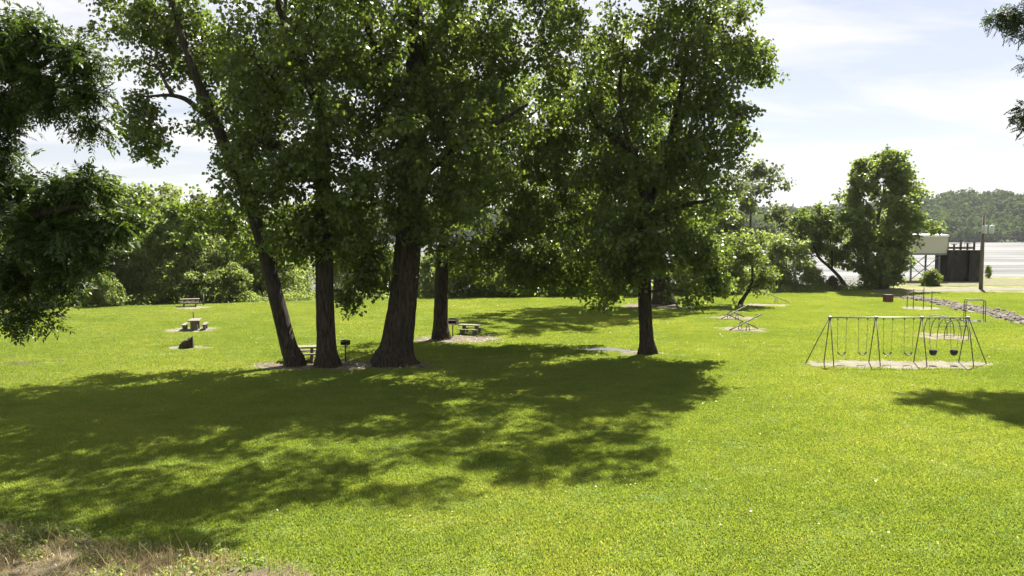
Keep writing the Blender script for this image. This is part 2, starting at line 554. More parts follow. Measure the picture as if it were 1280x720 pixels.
tag(mesh_quads('rocks', np.concatenate(RV), np.array(RF), MT['rock']), 'grey broken stones filling the ditch on the right', 'rocks', kind='stuff')


def in_patches(x, y, grow=1.0):
    m = np.zeros(np.shape(x), bool)
    for cx, cy, hw, hd in PATCHES:
        m |= ((x - cx) / (hw * grow + 0.15)) ** 2 + ((y - cy) / (hd * grow + 0.15)) ** 2 < 1
    return m


# ------------------------------------------------------------------ lawn grass: one object, blades instanced by geometry nodes
def make_grass():
    nb = 1050
    c = rng.uniform(-0.68, 0.68, (nb, 2))
    h = rng.uniform(0.03, 0.075, nb) * (0.85 + 0.3 * vnoise(c[:, 0], c[:, 1], 0.25, 4)); w = rng.uniform(0.007, 0.016, nb)
    a = rng.uniform(0, 2 * np.pi, nb); lean = rng.uniform(0.1, 0.9, nb) * h; b = rng.uniform(0, 2 * np.pi, nb)
    d = np.stack([np.cos(a), np.sin(a)], 1) * w[:, None]
    base = np.concatenate([c, np.zeros((nb, 1)) - 0.005], 1)
    p0 = base.copy(); p0[:, :2] -= d
    p1 = base.copy(); p1[:, :2] += d
    tip = base.copy(); tip[:, 2] += h
    tip[:, 0] += np.cos(b) * lean; tip[:, 1] += np.sin(b) * lean
    mid = base.copy(); mid[:, 2] += h * 0.6; mid[:, 0] += np.cos(b) * lean * 0.4; mid[:, 1] += np.sin(b) * lean * 0.4
    p2, p3 = mid.copy(), mid.copy(); p2[:, :2] += d * 0.8; p3[:, :2] -= d * 0.8
    V = np.stack([p0, p1, p2, p3, tip], 1).reshape(-1, 3)
    i = np.arange(nb)[:, None] * 5
    Fq = [list(q) for q in (i + np.array([0, 1, 2, 3])).tolist()] + [list(q) for q in (i + np.array([3, 2, 4])).tolist()]
    # patch centres
    pts = []
    step = 0.8
    for y in np.arange(13.5, 97, step):
        half = y * 0.70 + 4
        st = step * (1.0 if y < 45 else 1.25)
        xs = np.arange(-half, half, st)
        pts.append(np.stack([xs + rng.uniform(-.3, .3, len(xs)), y + rng.uniform(-.3, .3, len(xs))], 1))
    pts = np.concatenate(pts)
    x, y = pts[:, 0], pts[:, 1]
    keep = (y < edge(x) - 0.3) & ~in_patches(x, y, 1.05) & (ditch_dist(x, y) > 1.4)
    keep &= ~((x > 43) & (y > 92))
    # stay off the dry corner
    dl = np.interp(x, [-30] + [q[0] for q in dpts[1:8]], [dpts[1][1]] + [q[1] for q in dpts[1:8]])
    keep &= ~((x < dpts[7][0]) & (y < dl - 0.1))
    pts = pts[keep]
    z = terrain(pts[:, 0], pts[:, 1])
    PV = np.concatenate([pts, z[:, None]], 1)
    nV = len(V)
    me = bpy.data.meshes.new('lawn_grass')
    me.from_pydata(np.concatenate([V, PV]).tolist(), [], Fq)
    at = me.attributes.new('is_point', 'BOOLEAN', 'POINT')
    at.data.foreach_set('value', np.arange(nV + len(PV)) >= nV)
    me.materials.append(MT['grass'])
    o = bpy.data.objects.new('lawn_grass', me); COL.objects.link(o)
    ng = bpy.data.node_groups.new('grass_scatter', 'GeometryNodeTree')
    ng.interface.new_socket('Geometry', in_out='INPUT', socket_type='NodeSocketGeometry')
    ng.interface.new_socket('Geometry', in_out='OUTPUT', socket_type='NodeSocketGeometry')
    N = ng.nodes; L = ng.links
    gi = N.new('NodeGroupInput'); go = N.new('NodeGroupOutput')
    na = N.new('GeometryNodeInputNamedAttribute'); na.data_type = 'BOOLEAN'; na.inputs['Name'].default_value = 'is_point'
    sep = N.new('GeometryNodeSeparateGeometry'); sep.domain = 'POINT'
    L.new(gi.outputs[0], sep.inputs['Geometry']); L.new(na.outputs['Attribute'], sep.inputs['Selection'])
    iop = N.new('GeometryNodeInstanceOnPoints')
    L.new(sep.outputs['Selection'], iop.inputs['Points']); L.new(sep.outputs['Inverted'], iop.inputs['Instance'])
    rv = N.new('FunctionNodeRandomValue'); rv.data_type = 'FLOAT_VECTOR'
    rv.inputs['Min'].default_value = (0, 0, 0); rv.inputs['Max'].default_value = (0, 0, 6.283)
    L.new(rv.outputs['Value'], iop.inputs['Rotation'])
    rs = N.new('FunctionNodeRandomValue'); rs.data_type = 'FLOAT_VECTOR'
    rs.inputs['Min'].default_value = (0.9, 0.9, 0.7); rs.inputs['Max'].default_value = (1.1, 1.1, 1.3)
    rs.inputs['Seed'].default_value = 5
    L.new(rs.outputs['Value'], iop.inputs['Scale'])
    L.new(iop.outputs['Instances'], go.inputs[0])
    mod = o.modifiers.new('scatter', 'NODES'); mod.node_group = ng
    tag(o, 'short mown bright green grass of the park lawn', 'grass', kind='stuff')


make_grass()


# ------------------------------------------------------------------ trees
def kites(c, L, W, t, nrm, fold=0.12):
    """leaf quads: c base point, t direction, nrm approximate normal"""
    s = np.cross(t, nrm); s /= np.linalg.norm(s, axis=1)[:, None] + 1e-9
    n2 = np.cross(s, t)
    L = L[:, None]; W = W[:, None]
    v0 = c; v2 = c + t * L
    m = c + t * L * 0.42 + n2 * L * fold
    v1 = m + s * W * 0.5; v3 = m - s * W * 0.5
    V = np.stack([v0, v1, v2, v3], 1).reshape(-1, 3)
    Fq = np.arange(len(c) * 4).reshape(-1, 4)
    return V, Fq


def unit(a): return a / (np.linalg.norm(a, axis=1)[:, None] + 1e-9)


def curve_pts(a, b, n, sag=0.0, wob=0.08, r=None):
    t = np.linspace(0, 1, n)[:, None]
    p = a + (b - a) * t
    L = np.linalg.norm(b - a)
    off = (r or rng).normal(0, 1, 3) * L * wob
    p = p + np.sin(np.pi * t) * off
    p[:, 2] += np.sin(np.pi * t[:, 0]) * sag * L
    return p


def smooth_path(pts, per=5):
    """Catmull-Rom through (x,y,z,r)"""
    p = np.asarray(pts, float)
    p = np.concatenate([[2 * p[0] - p[1]], p, [2 * p[-1] - p[-2]]])
    out = []
    for i in range(1, len(p) - 2):
        for k in range(per):
            t = k / per
            out.append(0.5 * ((2 * p[i]) + (-p[i - 1] + p[i + 1]) * t + (2 * p[i - 1] - 5 * p[i] + 4 * p[i + 1] - p[i + 2]) * t * t
                              + (-p[i - 1] + 3 * p[i] - 3 * p[i + 1] + p[i + 2]) * t ** 3))
    out.append(p[-2])
    return np.array(out)


def pinnate(c, t, nrm, size, r):
    """compound leaves: pairs of leaflets along a drooping stalk"""
    n = len(c); k = 6
    s = unit(np.cross(t, nrm))
    Vs, Ls, Ts, Ns = [], [], [], []
    for j in range(k):
        f = (j + 1.2) / (k + 0.6)
        base = c + t * (size * f)[:, None] + np.array([0, 0, -1.0]) * (size * 0.22 * f * f)[:, None]
        for sd in (-1, 1):
            d = unit(t * 0.55 + s * sd + np.array([0, 0, -0.35]) + r.normal(0, 0.15, (n, 3)))
            Vs.append(base); Ts.append(d); Ns.append(nrm + r.normal(0, 0.3, (n, 3))); Ls.append(size * 0.36 * (1 - 0.35 * abs(f - 0.45)))
    Vs.append(c + t * size[:, None] + np.array([0, 0, -1.0]) * (size * 0.22)[:, None]); Ts.append(unit(t + np.array([0, 0, -.4]))); Ns.append(nrm); Ls.append(size * 0.34)
    L = np.concatenate(Ls)
    return kites(np.concatenate(Vs), L, L * 0.42, np.concatenate(Ts), np.concatenate(Ns), 0.05)


def tree_parts(paths, blobs, leaf=0.22, twigs=8, per=18, spread=1.05, tw_r=0.44, lm=None, bm_=None, style='kite',
               seed=1, parent=None, origin=(0, 0, 0), big_sides=18, hang=0.5, twig_r=0.014, br_r=0.07):
    """paths: lists of (x,y,z,r) - first one is the trunk; blobs: (cx,cy,cz,rx,ry,rz,n). All world; moved to origin."""
    r = np.random.default_rng(seed)
    org = np.asarray(origin, float)
    B = MB()
    nodes, nrad = [], []
    for i, pth in enumerate(paths):
        q = smooth_path(pth, 7 if i == 0 else 5)
        sides = big_sides if i == 0 else 9
        rad = np.maximum(q[:, 3], 0.012)
        # ridged cross-section
        a = np.arange(sides)
        rid = 1 + 0.07 * (vnoise(a * 0 + np.arange(sides), 0, 1.0, seed + i)[None, :] - 0.5) * 2 \
            + 0.05 * (r.random((len(q), sides)) - 0.5)
        if i == 0:
            h = (q[:, 2] - q[0, 2])[:, None]
            root = 1 + 0.35 * np.exp(-h / 0.5) * np.clip(np.sin(a * 2 * np.pi / sides * 5 + seed), -0.3, 1)[None, :]
            rid = rid * root
        B.tube(q[:, :3] - org, rad[:, None] * rid, sides)
        nodes.append(q[2:, :3]); nrad.append(rad[2:])
    nodes = np.concatenate(nodes); nrad = np.concatenate(nrad)
    # clump centres
    C = []
    for (cx, cy, cz, rx, ry, rz, n) in blobs:
        d = unit(r.normal(0, 1, (n, 3))); u = r.random((n, 1)) ** (1 / 2.4)
        C.append(np.array([cx, cy, cz]) + d * u * np.array([rx, ry, rz]))
    C = np.concatenate(C)
    zmin = org[2]
    order = np.argsort([np.min(np.linalg.norm(nodes - c, axis=1)) for c in C])
    LC, LT, LN = [], [], []
    ND = nodes.tolist(); NR = nrad.tolist()
    for ci in order:
        c = C[ci]
        na = np.asarray(ND)
        d = na - c
        dist = np.linalg.norm(d, axis=1) + 0.6 * np.maximum(d[:, 2], 0)
        k = int(np.argmin(dist))
        a = na[k]
        L = np.linalg.norm(c - a)
        if L > 0.15:
            q = curve_pts(a, c, 6, sag=0.10, wob=0.07, r=r)
            r0 = min(NR[k] * 0.75, br_r * (0.5 + 0.22 * L)); rr = np.linspace(r0, max(0.012, r0 * 0.3), 6)
            B.tube(q - org, rr, 5, cap=False)
            ND.extend(q[2:].tolist()); NR.extend(rr[2:].tolist())
        tcs = c + unit(r.normal(0, 1, (twigs, 3))) * (r.random((twigs, 1)) ** 0.5) * spread * np.array([1, 1, 0.8])
        for tc in tcs:
            B.tube(curve_pts(c, tc, 3, 0.05, 0.08, r) - org, [twig_r, twig_r * .8, twig_r * .5], 3, cap=False)
        m = twigs * per
        rep = np.repeat(tcs, per, axis=0)
        off = unit(r.normal(0, 1, (m, 3))) * (r.random((m, 1)) ** 0.45) * tw_r * np.array([1.0, 1.0, 0.8])
        off[:, 2] -= 0.25 * tw_r * np.abs(r.normal(0, 1, m))
        LC.append(rep + off)
        LT.append(unit(off * 1.2 + r.normal(0, 0.5, (m, 3)) + np.array([0, 0, -hang])))
        LN.append(unit(r.normal(0, 1 if style != 'pinnate' else 0.45, (m, 3)) + np.array([0, 0, 0.9])))
    LC = np.concatenate(LC) - org; LT = np.concatenate(LT); LN = np.concatenate(LN)
    sz = leaf * r.uniform(0.65, 1.25, len(LC))
    if style == 'kite':
        V, Fq = kites(LC, sz, sz * 0.9, LT, LN)
    elif style == 'lance':
        V, Fq = kites(LC, sz * 1.4, sz * 0.42, LT, LN, 0.05)
    else:
        V, Fq = pinnate(LC, LT, LN, sz, r)
    tr = B.build('trunk', bm_, parent, smooth=True)
    cr = mesh_quads('crown', V, Fq, lm, parent)
    return tr, cr, len(Fq)


NLEAF = 0


def big_tree(label, base, paths, blobs, name='cottonwood_tree', cat='tree', group=None, **kw):
    global NLEAF
    t = thing(name, label, cat, tuple(base), 0, group)
    bl = []
    for (px, py, d, rx, ry, rz, n) in blobs:
        c = P(px, py, d); bl.append((c[0], c[1], c[2], rx, ry, rz, n))
    _, _, n = tree_parts(paths, bl, origin=base, parent=t, **kw)
    NLEAF += n
    return t


def TP(px, py, d, r):
    c = P(px, py, d); return (c[0], c[1], c[2], r)


def trunk_path(base, pts, r0):
    """flared foot then photo points"""
    b = np.asarray(base)
    return [(b[0], b[1], b[2] - 0.3, r0 * 1.35), (b[0], b[1], b[2] + 0.25, r0 * 1.2)] + pts


# A: leaning trunk at the left
bA = G(368, 457)
dA = bA[1]
big_tree('leaning dark trunk left of the group, bare forked limb against the sky', bA, [
    trunk_path(bA, [TP(360, 430, dA, 0.413), TP(345, 370, dA, 0.367), TP(330, 310, dA, 0.335), TP(308, 240, dA, 0.312), TP(284, 190, dA, 0.281),
                    TP(266, 145, dA, 0.257), TP(248, 105, dA, 0.203), TP(232, 60, dA, 0.156), TP(215, 0, dA, 0.109), TP(205, -60, dA, 0.062)], .44),
    [TP(272, 158, dA, 0.203), TP(250, 138, dA - .3, 0.156), TP(232, 124, dA - .5, 0.125), TP(213, 119, dA - .6, 0.094), TP(190, 120, dA - .8, 0.062), TP(172, 121, dA - .8, 0.031)],
    [TP(216, 119, dA - .6, .1), TP(206, 102, dA - .4, .09), TP(198, 86, dA, .07), TP(184, 80, dA, .03)],
    [TP(300, 222, dA, .22), TP(330, 150, dA + 1, .18), TP(350, 70, dA + 2, .13), TP(360, -30, dA + 3, .08)],
], [
    (205, 55, 43, 3.1, 3.5, 2.6, 26), (175, 10, 43, 3.2, 4, 2.2, 18), (180, 135, 41.3, .6, .6, .4, 4), (182, 165, 41.3, 1.2, 1.3, 1.0, 9), (252, 158, 41, .5, .5, .4, 1),
    (240, -80, 44, 6, 6, 4, 32), (280, 80, 43.5, 2.4, 3, 2.6, 24), (262, 265, 43.5, 1.2, 1.4, 1.6, 7), (300, 285, 43, 1.2, 1.2, 1.0, 5), (150, -70, 46, 5, 5, 3, 16),
    (300, 160, 43.5, 2.0, 2.5, 3, 18)],
    lm=MT['leaf'], bm_=MT['bark'], seed=11)

# B: straight trunk
bB = G(409, 458)
dB = bB[1]
big_tree('straight upright trunk between the leaning one and the thickest one', bB, [
    trunk_path(bB, [TP(408, 430, dB, 0.499), TP(406, 370, dB, 0.473), TP(405, 310, dB, 0.447), TP(404, 230, dB, 0.396), TP(402, 150, dB, 0.344), TP(400, 80, dB, 0.292), TP(398, 10, dB, 0.241), TP(396, -90, dB, 0.155), TP(400, -190, dB, 0.069)], .53),
    [TP(402, 150, dB, 0.206), TP(375, 80, dB - 1, 0.172), TP(352, 20, dB - 1.5, 0.146), TP(335, -40, dB - 2, 0.103)],
    [TP(405, 290, dB, .2), TP(440, 265, dB + .5, .14), TP(480, 250, dB + 1, .1)],
    [TP(404, 220, dB, .22), TP(360, 190, dB - 1.5, .15), TP(320, 175, dB - 2.5, .09)],
], [
    (325, 100, 41, 2.6, 3.2, 3.2, 40), (345, 215, 40.5, 3.2, 3, 2.6, 46), (385, -70, 42, 6, 6, 5, 38), (400, 290, 41.5, 2.6, 2.4, 1.3, 24),
    (350, 300, 42, 1.8, 1.8, 1.2, 12), (450, 300, 43.5, 2.2, 2.2, 1.8, 24), (470, 345, 43.5, 2.0, 1.8, 1.2, 13), (440, 368, 43, .7, .7, .5, 3), (380, 60, 43, 2.6, 3, 3, 30), (340, 30, 36, 4.5, 3.5, 2.8, 16), (430, -60, 36, 5, 4, 3, 28)],
    lm=MT['leaf'], bm_=MT['bark'], seed=12)

# C: thickest trunk
bC = G(493, 455)
dC = bC[1]
big_tree('thickest trunk with flared foot in the middle of the group', bC, [
    trunk_path(bC, [TP(496, 430, dC, 0.843), TP(503, 380, dC, 0.722), TP(509, 320, dC, 0.671), TP(514, 250, dC, 0.636), TP(518, 170, dC, 0.568), TP(520, 90, dC, 0.516), TP(520, 40, dC, 0.430), TP(512, -30, dC, 0.344), TP(500, -120, dC, 0.215), TP(495, -220, dC, 0.086)], .95),
    [TP(520, 80, dC, 0.344), TP(545, 40, dC, 0.310), TP(572, 5, dC, 0.275), TP(600, -60, dC, 0.206), TP(630, -140, dC, 0.103)],
    [TP(517, 200, dC, .3), TP(490, 120, dC - 2, .24), TP(470, 60, dC - 3, .2), TP(440, -10, dC - 4, .12)],
    [TP(516, 230, dC, .26), TP(560, 190, dC - 2, .2), TP(610, 160, dC - 3, .13), TP(660, 130, dC - 3.5, .07)],
    [TP(513, 270, dC, .2), TP(470, 250, dC + 2, .13), TP(430, 245, dC + 3, .07)],
], [
    (500, 70, 42, 5, 4.5, 5, 80), (520, -160, 42, 9, 9, 6, 66), (450, 160, 38.5, 3.6, 3.4, 3.6, 50), (570, 180, 41, 3.6, 3.6, 3.6, 56),
    (610, 60, 44, 4, 4.5, 4.5, 56), (470, 250, 40, 3, 2.5, 2.0, 26), (560, 265, 40.5, 2.6, 2.5, 1.8, 18), (690, 20, 43, 3.4, 4, 4, 36), (430, 60, 43, 4, 4, 4, 36), (640, -120, 36, 5, 4, 4, 28), (500, -90, 32, 5, 3, 3, 30)],
    lm=MT['leaf'], bm_=MT['bark'], seed=13)

# D: slim trunk behind
bD = G(551, 424)
dD = bD[1]
big_tree('slim straight trunk standing behind and right of the thickest one', bD, [
    trunk_path(bD, [TP(551, 400, dD, .46), TP(552, 350, dD, .42), TP(553, 300, dD, .38), TP(556, 240, dD, .33), TP(565, 160, dD, .26), TP(570, 80, dD, .18), TP(570, 20, dD, .08)], .5),
    [TP(553, 290, dD, .2), TP(600, 240, dD, .16), TP(660, 220, dD - 1, .12), TP(710, 230, dD - 1, .07)],
    [TP(555, 250, dD, .2), TP(620, 180, dD, .14), TP(680, 130, dD, .08)],
], [
    (565, 260, 52, 3.6, 3.6, 3.4, 36), (630, 225, 51, 4.2, 4, 4.0, 62), (690, 265, 50.5, 3.6, 3.6, 3.4, 50), (615, 310, 51, 2.4, 2.4, 1.6, 20), (680, 325, 50.5, 2.6, 2.4, 1.6, 26),
    (742, 335, 50, 1.6, 1.5, 1.6, 12), (600, 120, 52, 4.5, 4.5, 4, 40), (680, 160, 51, 3.4, 3.4, 3.4, 36), (575, 325, 52, 1.4, 1.4, 1.2, 8), (655, 345, 50, 1.0, 1.0, 0.9, 5), (712, 352, 50, .8, .8, .7, 4), (748, 368, 50, .6, .6, .6, 3)],
    lm=MT['leaf'], bm_=MT['bark'], seed=14)

# E: right tree
bE = G(809, 442)
dE = bE[1]
big_tree('broad leafy tree on a single trunk beside the puddle', bE, [
    trunk_path(bE, [TP(808, 420, dE, .40), TP(806, 380, dE, .38), TP(806, 330, dE, .36), TP(806, 280, dE, .32), TP(803, 230, dE, .28), TP(790, 190, dE, .24), TP(765, 170, dE, .2), TP(742, 150, dE, .15), TP(735, 100, dE, .1)], .44),
    [TP(804, 240, dE, .22), TP(795, 200, dE - .5, .18), TP(783, 170, dE - 1, .15), TP(775, 110, dE - 1, .11), TP(780, 40, dE - 1, .06)],
    [TP(806, 270, dE, .24), TP(830, 200, dE + .5, .2), TP(850, 120, dE + 1, .15), TP(862, 40, dE + 1, .1), TP(865, -60, dE + 1, .05)],
    [TP(806, 300, dE, .18), TP(850, 260, dE - 1, .13), TP(890, 250, dE - 1.5, .08)],
    [TP(850, 120, dE + 1, .13), TP(890, 95, dE + 1.5, .09), TP(935, 85, dE + 2, .05)],
], [
    (790, 110, 47.3, 5.2, 5, 4.6, 86), (860, 70, 46.5, 3.7, 4.5, 4, 42), (906, 70, 46, 1.9, 2.5, 2.2, 12), (944, 70, 46, .8, .8, 1.0, 4), (882, 175, 46, 2.0, 2.5, 2.6, 24), (914, 145, 46, 1.1, 1.8, 1.6, 9), (950, 88, 46, .7, .8, .7, 3), (735, 180, 46.6, 3, 3.5, 3.6, 40),
    (830, 225, 46.8, 4.4, 4.2, 3.4, 70), (790, -130, 46, 7.5, 7.5, 5, 58), (845, 315, 45, 2.6, 2.6, 1.6, 28), (890, 330, 44.5, 1.4, 1.5, 1.1, 9), (868, 376, 44.5, .35, .35, .35, 1), (855, 362, 44.5, .4, .4, .3, 1), (898, 360, 44.5, .6, .6, .5, 3),
    (770, 290, 44.5, 2.4, 2.4, 1.9, 22), (765, 345, 44.5, 1.4, 1.4, 1.0, 9), (800, 330, 45, 1.7, 1.7, 1, 10), (880, -30, 46, 4, 5, 3, 30), (860, -65, 39.5, 4, 3.5, 2.2, 24), (908, 15, 47, 2.4, 2.4, 1.6, 10)],
    lm=MT['leaf'], bm_=MT['bark'], seed=15)

# F: far stout trunk
bF = G(829, 380)
dF = bF[1]
big_tree('far stout trunk half hidden behind the right tree', bF, [
    trunk_path(bF, [TP(828, 360, dF, .85), TP(826, 340, dF, .75), TP(820, 310, dF, .66), TP(810, 270, dF, .5), TP(800, 220, dF, .35), TP(790, 180, dF, .15)], .95),
    [TP(822, 320, dF, .4), TP(790, 290, dF - 1, .3), TP(750, 260, dF - 3, .15)],
    [TP(822, 320, dF, .4), TP(860, 280, dF, .25), TP(880, 250, dF, .1)],
], [(780, 265, 75, 6, 6, 4, 50), (840, 250, 77, 5, 6, 5, 45), (720, 290, 74, 5, 5, 3.4, 40), (800, 200, 76, 6, 6, 5, 45), (870, 315, 77, 3, 4, 2.2, 16), (770, 110, 73, 6.5, 6, 5, 50), (700, 230, 73, 4.5, 5, 4, 30)],
    lm=MT['leaf'], bm_=MT['bark'], seed=16, leaf=0.24, per=26, twigs=8, spread=1.2)

# G: leaning sapling
bS = G(926, 382)
big_tree('small leaning sapling behind the crossed seesaws', bS, [
    trunk_path(bS, [TP(930, 372, bS[1], .17), TP(936, 362, bS[1], .15), TP(940, 350, bS[1], .12), TP(940, 330, bS[1], .09), TP(935, 310, bS[1], .04)], .19),
    [TP(938, 359, bS[1], .09), TP(946, 358, bS[1], .07), TP(952, 352, bS[1], .04)],
], [(925, 330, 76, 3.0, 2.6, 1.9, 20), (905, 345, 75.5, 1.7, 1.6, 1.2, 8), (945, 345, 76, 1.5, 1.5, .8, 6), (935, 305, 76.5, 1.7, 1.7, 1.1, 8)],
    name='sapling_tree', lm=MT['leafb'], bm_=MT['bark'], seed=17, leaf=0.24, per=26, big_sides=10)

# near tree at the left edge (trunk outside the frame)
bL = np.array([-14.5, 19.0, 0.0]); dL = 18.0
big_tree('near dark tree at the left edge with drooping feathery leaves', bL, [
    [(bL[0], bL[1], -.3, .6), (bL[0], bL[1], .3, .5), (bL[0] + .1, bL[1], 3, .42), (bL[0] + .2, bL[1], 6, .38), (bL[0] + .3, bL[1] - .2, 9, .3), (bL[0] + .2, bL[1], 12, .2), (bL[0], bL[1], 15, .08)],
    [(bL[0] + .1, bL[1], 5, .2), TP(-60, 300, 18, .14), TP(40, 270, 17.5, .09), TP(110, 255, 17.2, .04)],
    [(bL[0] + .2, bL[1], 7.5, .2), TP(-60, 120, 18, .14), TP(30, 90, 17.8, .08), TP(90, 60, 17.6, .03)],
    [(bL[0] + .2, bL[1], 4, .2), TP(-40, 330, 18, .12), TP(20, 350, 17.6, .06), TP(40, 380, 17.5, .03)],
], [
    (15, 60, 17.8, .4, .5, .4, 10), (55, 45, 17.7, .3, .4, .2, 7), (98, 75, 17.6, .28, .35, .2, 6), (110, 118, 17.6, .15, .25, .28, 4), (116, 160, 17.6, .08, .15, .15, 2),
    (45, 105, 17.7, .35, .4, .25, 7), (8, 130, 17.9, .35, .5, .35, 8), (0, 185, 18, .25, .4, .3, 6), (70, 130, 17.7, .2, .3, .15, 3), (-40, 80, 18.2, .8, 1, 1, 12),
    (12, 235, 17.9, .4, .5, .3, 10), (70, 240, 17.7, .45, .5, .22, 11), (115, 228, 17.5, .3, .4, .12, 5), (50, 290, 17.7, .5, .55, .4, 15), (105, 288, 17.5, .42, .5, .35, 11),
    (142, 272, 17.4, .2, .3, .28, 4), (18, 340, 17.7, .45, .5, .28, 9), (75, 340, 17.6, .3, .4, .22, 5), (112, 330, 17.5, .15, .2, .2, 2), (34, 388, 17.5, .12, .2, .14, 2), (62, 392, 17.5, .08, .15, .06, 1), (10, 395, 17.6, .1, .2, .1, 1), (-40, 270, 18.2, .8, 1, .9, 14),
    (-120, -60, 19, 3, 3, 2.5, 40), (-190, 150, 19.5, 2.5, 3, 2.5, 30)],
    name='walnut_tree', lm=MT['leafd'], bm_=MT['bark'], seed=18, style='pinnate', leaf=0.36, twigs=6, per=6, spread=0.34, tw_r=0.2, hang=0.12, twig_r=.006, br_r=.03)

# tree at the right edge (trunk outside the frame)
bR = np.array([33.0, 43.0, 0.0])
big_tree('tree beyond the right edge, only feathery branch tips in view', bR, [
    [(33, 43, -.3, .6), (33, 43, .3, .5), (33, 43, 4, .42), (32.8, 43, 8, .36), (32.5, 42.5, 12, .25), (31, 44, 18, .18), (30, 48, 24, .08)],
    [(33, 43, 7, .25), TP(1340, 150, 42, .14), TP(1290, 150, 41.5, .06)],
    [(32.5, 42.8, 10, .25), TP(1330, 40, 42, .14), TP(1270, 30, 41.5, .05)],
], [
    (1275, 25, 41.5, .75, .9, .7, 5), (1252, 18, 41.5, .35, .4, .3, 2), (1292, 150, 41.5, .55, .6, 1.0, 5), (1215, -90, 50, 3.2, 2.6, 1.8, 30), (1260, -80, 48, 2.6, 3, 2, 20), (1340, 60, 42, 2.2, 2.5, 3.0, 24), (1380, 130, 43, 3, 3.5, 3.2, 34), (1420, -20, 43, 4.2, 4.2, 3.6, 44), (1330, -60, 42, 2.6, 2.6, 2, 16), (1450, 120, 44, 4, 4, 3.5, 30)],
    name='walnut_tree', lm=MT['leafd'], bm_=MT['bark'], seed=19, style='pinnate', leaf=0.46, twigs=7, per=7, spread=0.6, tw_r=0.34, hang=0.15)


# ---------------------------------------------------- bank trees and shrubs: prototypes then copies
def proto_tree(h, w, n, seed, leaf, lm, stems=1, per=24, twigs=6, low=0.25, style='kite', spread=0.9, shape=1.0):
    r = np.random.default_rng(seed)
    t = bpy.data.objects.new('bank_tree', None); COL.objects.link(t)
    paths = []
    for s in range(stems):
        a = r.uniform(0, 6.28); sp = 0 if stems == 1 else w * 0.22
        top = np.array([math.cos(a) * sp, math.sin(a) * sp, h * r.uniform(0.72, 0.9)])
        r0 = 0.022 * h / math.sqrt(stems)
        paths.append([(math.cos(a) * sp * .1, math.sin(a) * sp * .1, -.4, r0 * 1.2)] +
                     [(top[0] * f + r.normal(0, .1), top[1] * f + r.normal(0, .1), top[2] * f, r0 * (1.05 - f)) for f in (0.1, .35, .6, .8, 1)])
    bl = []
    lob = r.uniform(0.7, 1.15, (6, 5))
    for i in range(n):
        u = (i + r.random()) / n
        f = u ** 0.85
        prof = (math.sin(math.pi * (0.10 + 0.86 * f) ** shape) ** 0.75)
        a = r.uniform(0, 6.28)
        q = w * 0.5 * prof * lob[int(a) % 6, int(f * 4.99)] * math.sqrt(r.uniform(0.12, 1))
        s = 0.12 * w / 3
        bl.append((math.cos(a) * q, math.sin(a) * q, h * (low + (0.97 - low) * f), s, s, s, 1))
    _, _, nl = tree_parts(paths, bl, leaf=leaf, lm=lm, bm_=MT['barkg'], seed=seed, parent=t, per=per, twigs=twigs, style=style,
                          big_sides=10, spread=spread, tw_r=0.5, br_r=.04, twig_r=.02)
    return t


PROTO = {
    'broad': proto_tree(11, 9, 120, 31, .36, MT['leafb'], low=.10),
    'broad2': proto_tree(11, 8, 110, 32, .36, MT['leafb'], low=.06, stems=2),
    'open': proto_tree(13, 5.5, 44, 33, .30, MT['leafw'], low=.25, per=13, spread=.7),
    'willow': proto_tree(5, 5, 60, 34, .27, MT['leafw'], stems=4, low=.06, style='lance', per=20, spread=.65, shape=.85),
    'willow2': proto_tree(4, 4.6, 50, 35, .25, MT['leafw'], stems=4, low=.05, per=18, spread=.6, shape=.85),
    'shrub': proto_tree(3, 4, 40, 36, .26, MT['leafb'], stems=4, low=.04, per=24, spread=.55, shape=.8),
    'riverside': proto_tree(16.5, 10, 210, 37, .34, MT['leafb'], low=.05, per=24, stems=1, shape=1.15),
    'grey': proto_tree(13, 9, 70, 38, .30, MT['leafg'], low=.25, per=13, spread=.8),
}
USED = set()


def plant(kind, px, d, h, label, cat='tree', name='bank_tree', group=None, wide=1.0, rot=None, dz=0.0):
    p = PROTO[kind]
    h0 = {'broad': 11, 'broad2': 11, 'open': 13, 'willow': 5, 'willow2': 4, 'shrub': 3, 'riverside': 16.5, 'grey': 13}[kind]
    if kind in USED:
        o = p.copy(); COL.objects.link(o)
        for ch in p.children:
            c = ch.copy(); COL.objects.link(c); c.parent = o
    else:
        o = p; USED.add(kind)
    o.name = name
    x = (px - 640) / FPX * d
    s = h / h0
    o.location = (x, d, float(terrain(x, d)) + dz)
    o.scale = (s * wide, s * wide, s)
    o.rotation_euler = (0, 0, rot if rot is not None else (px * 0.37) % 6.28)
    if 'group' in o: del o['group']
    tag(o, label, cat, group)
    return o


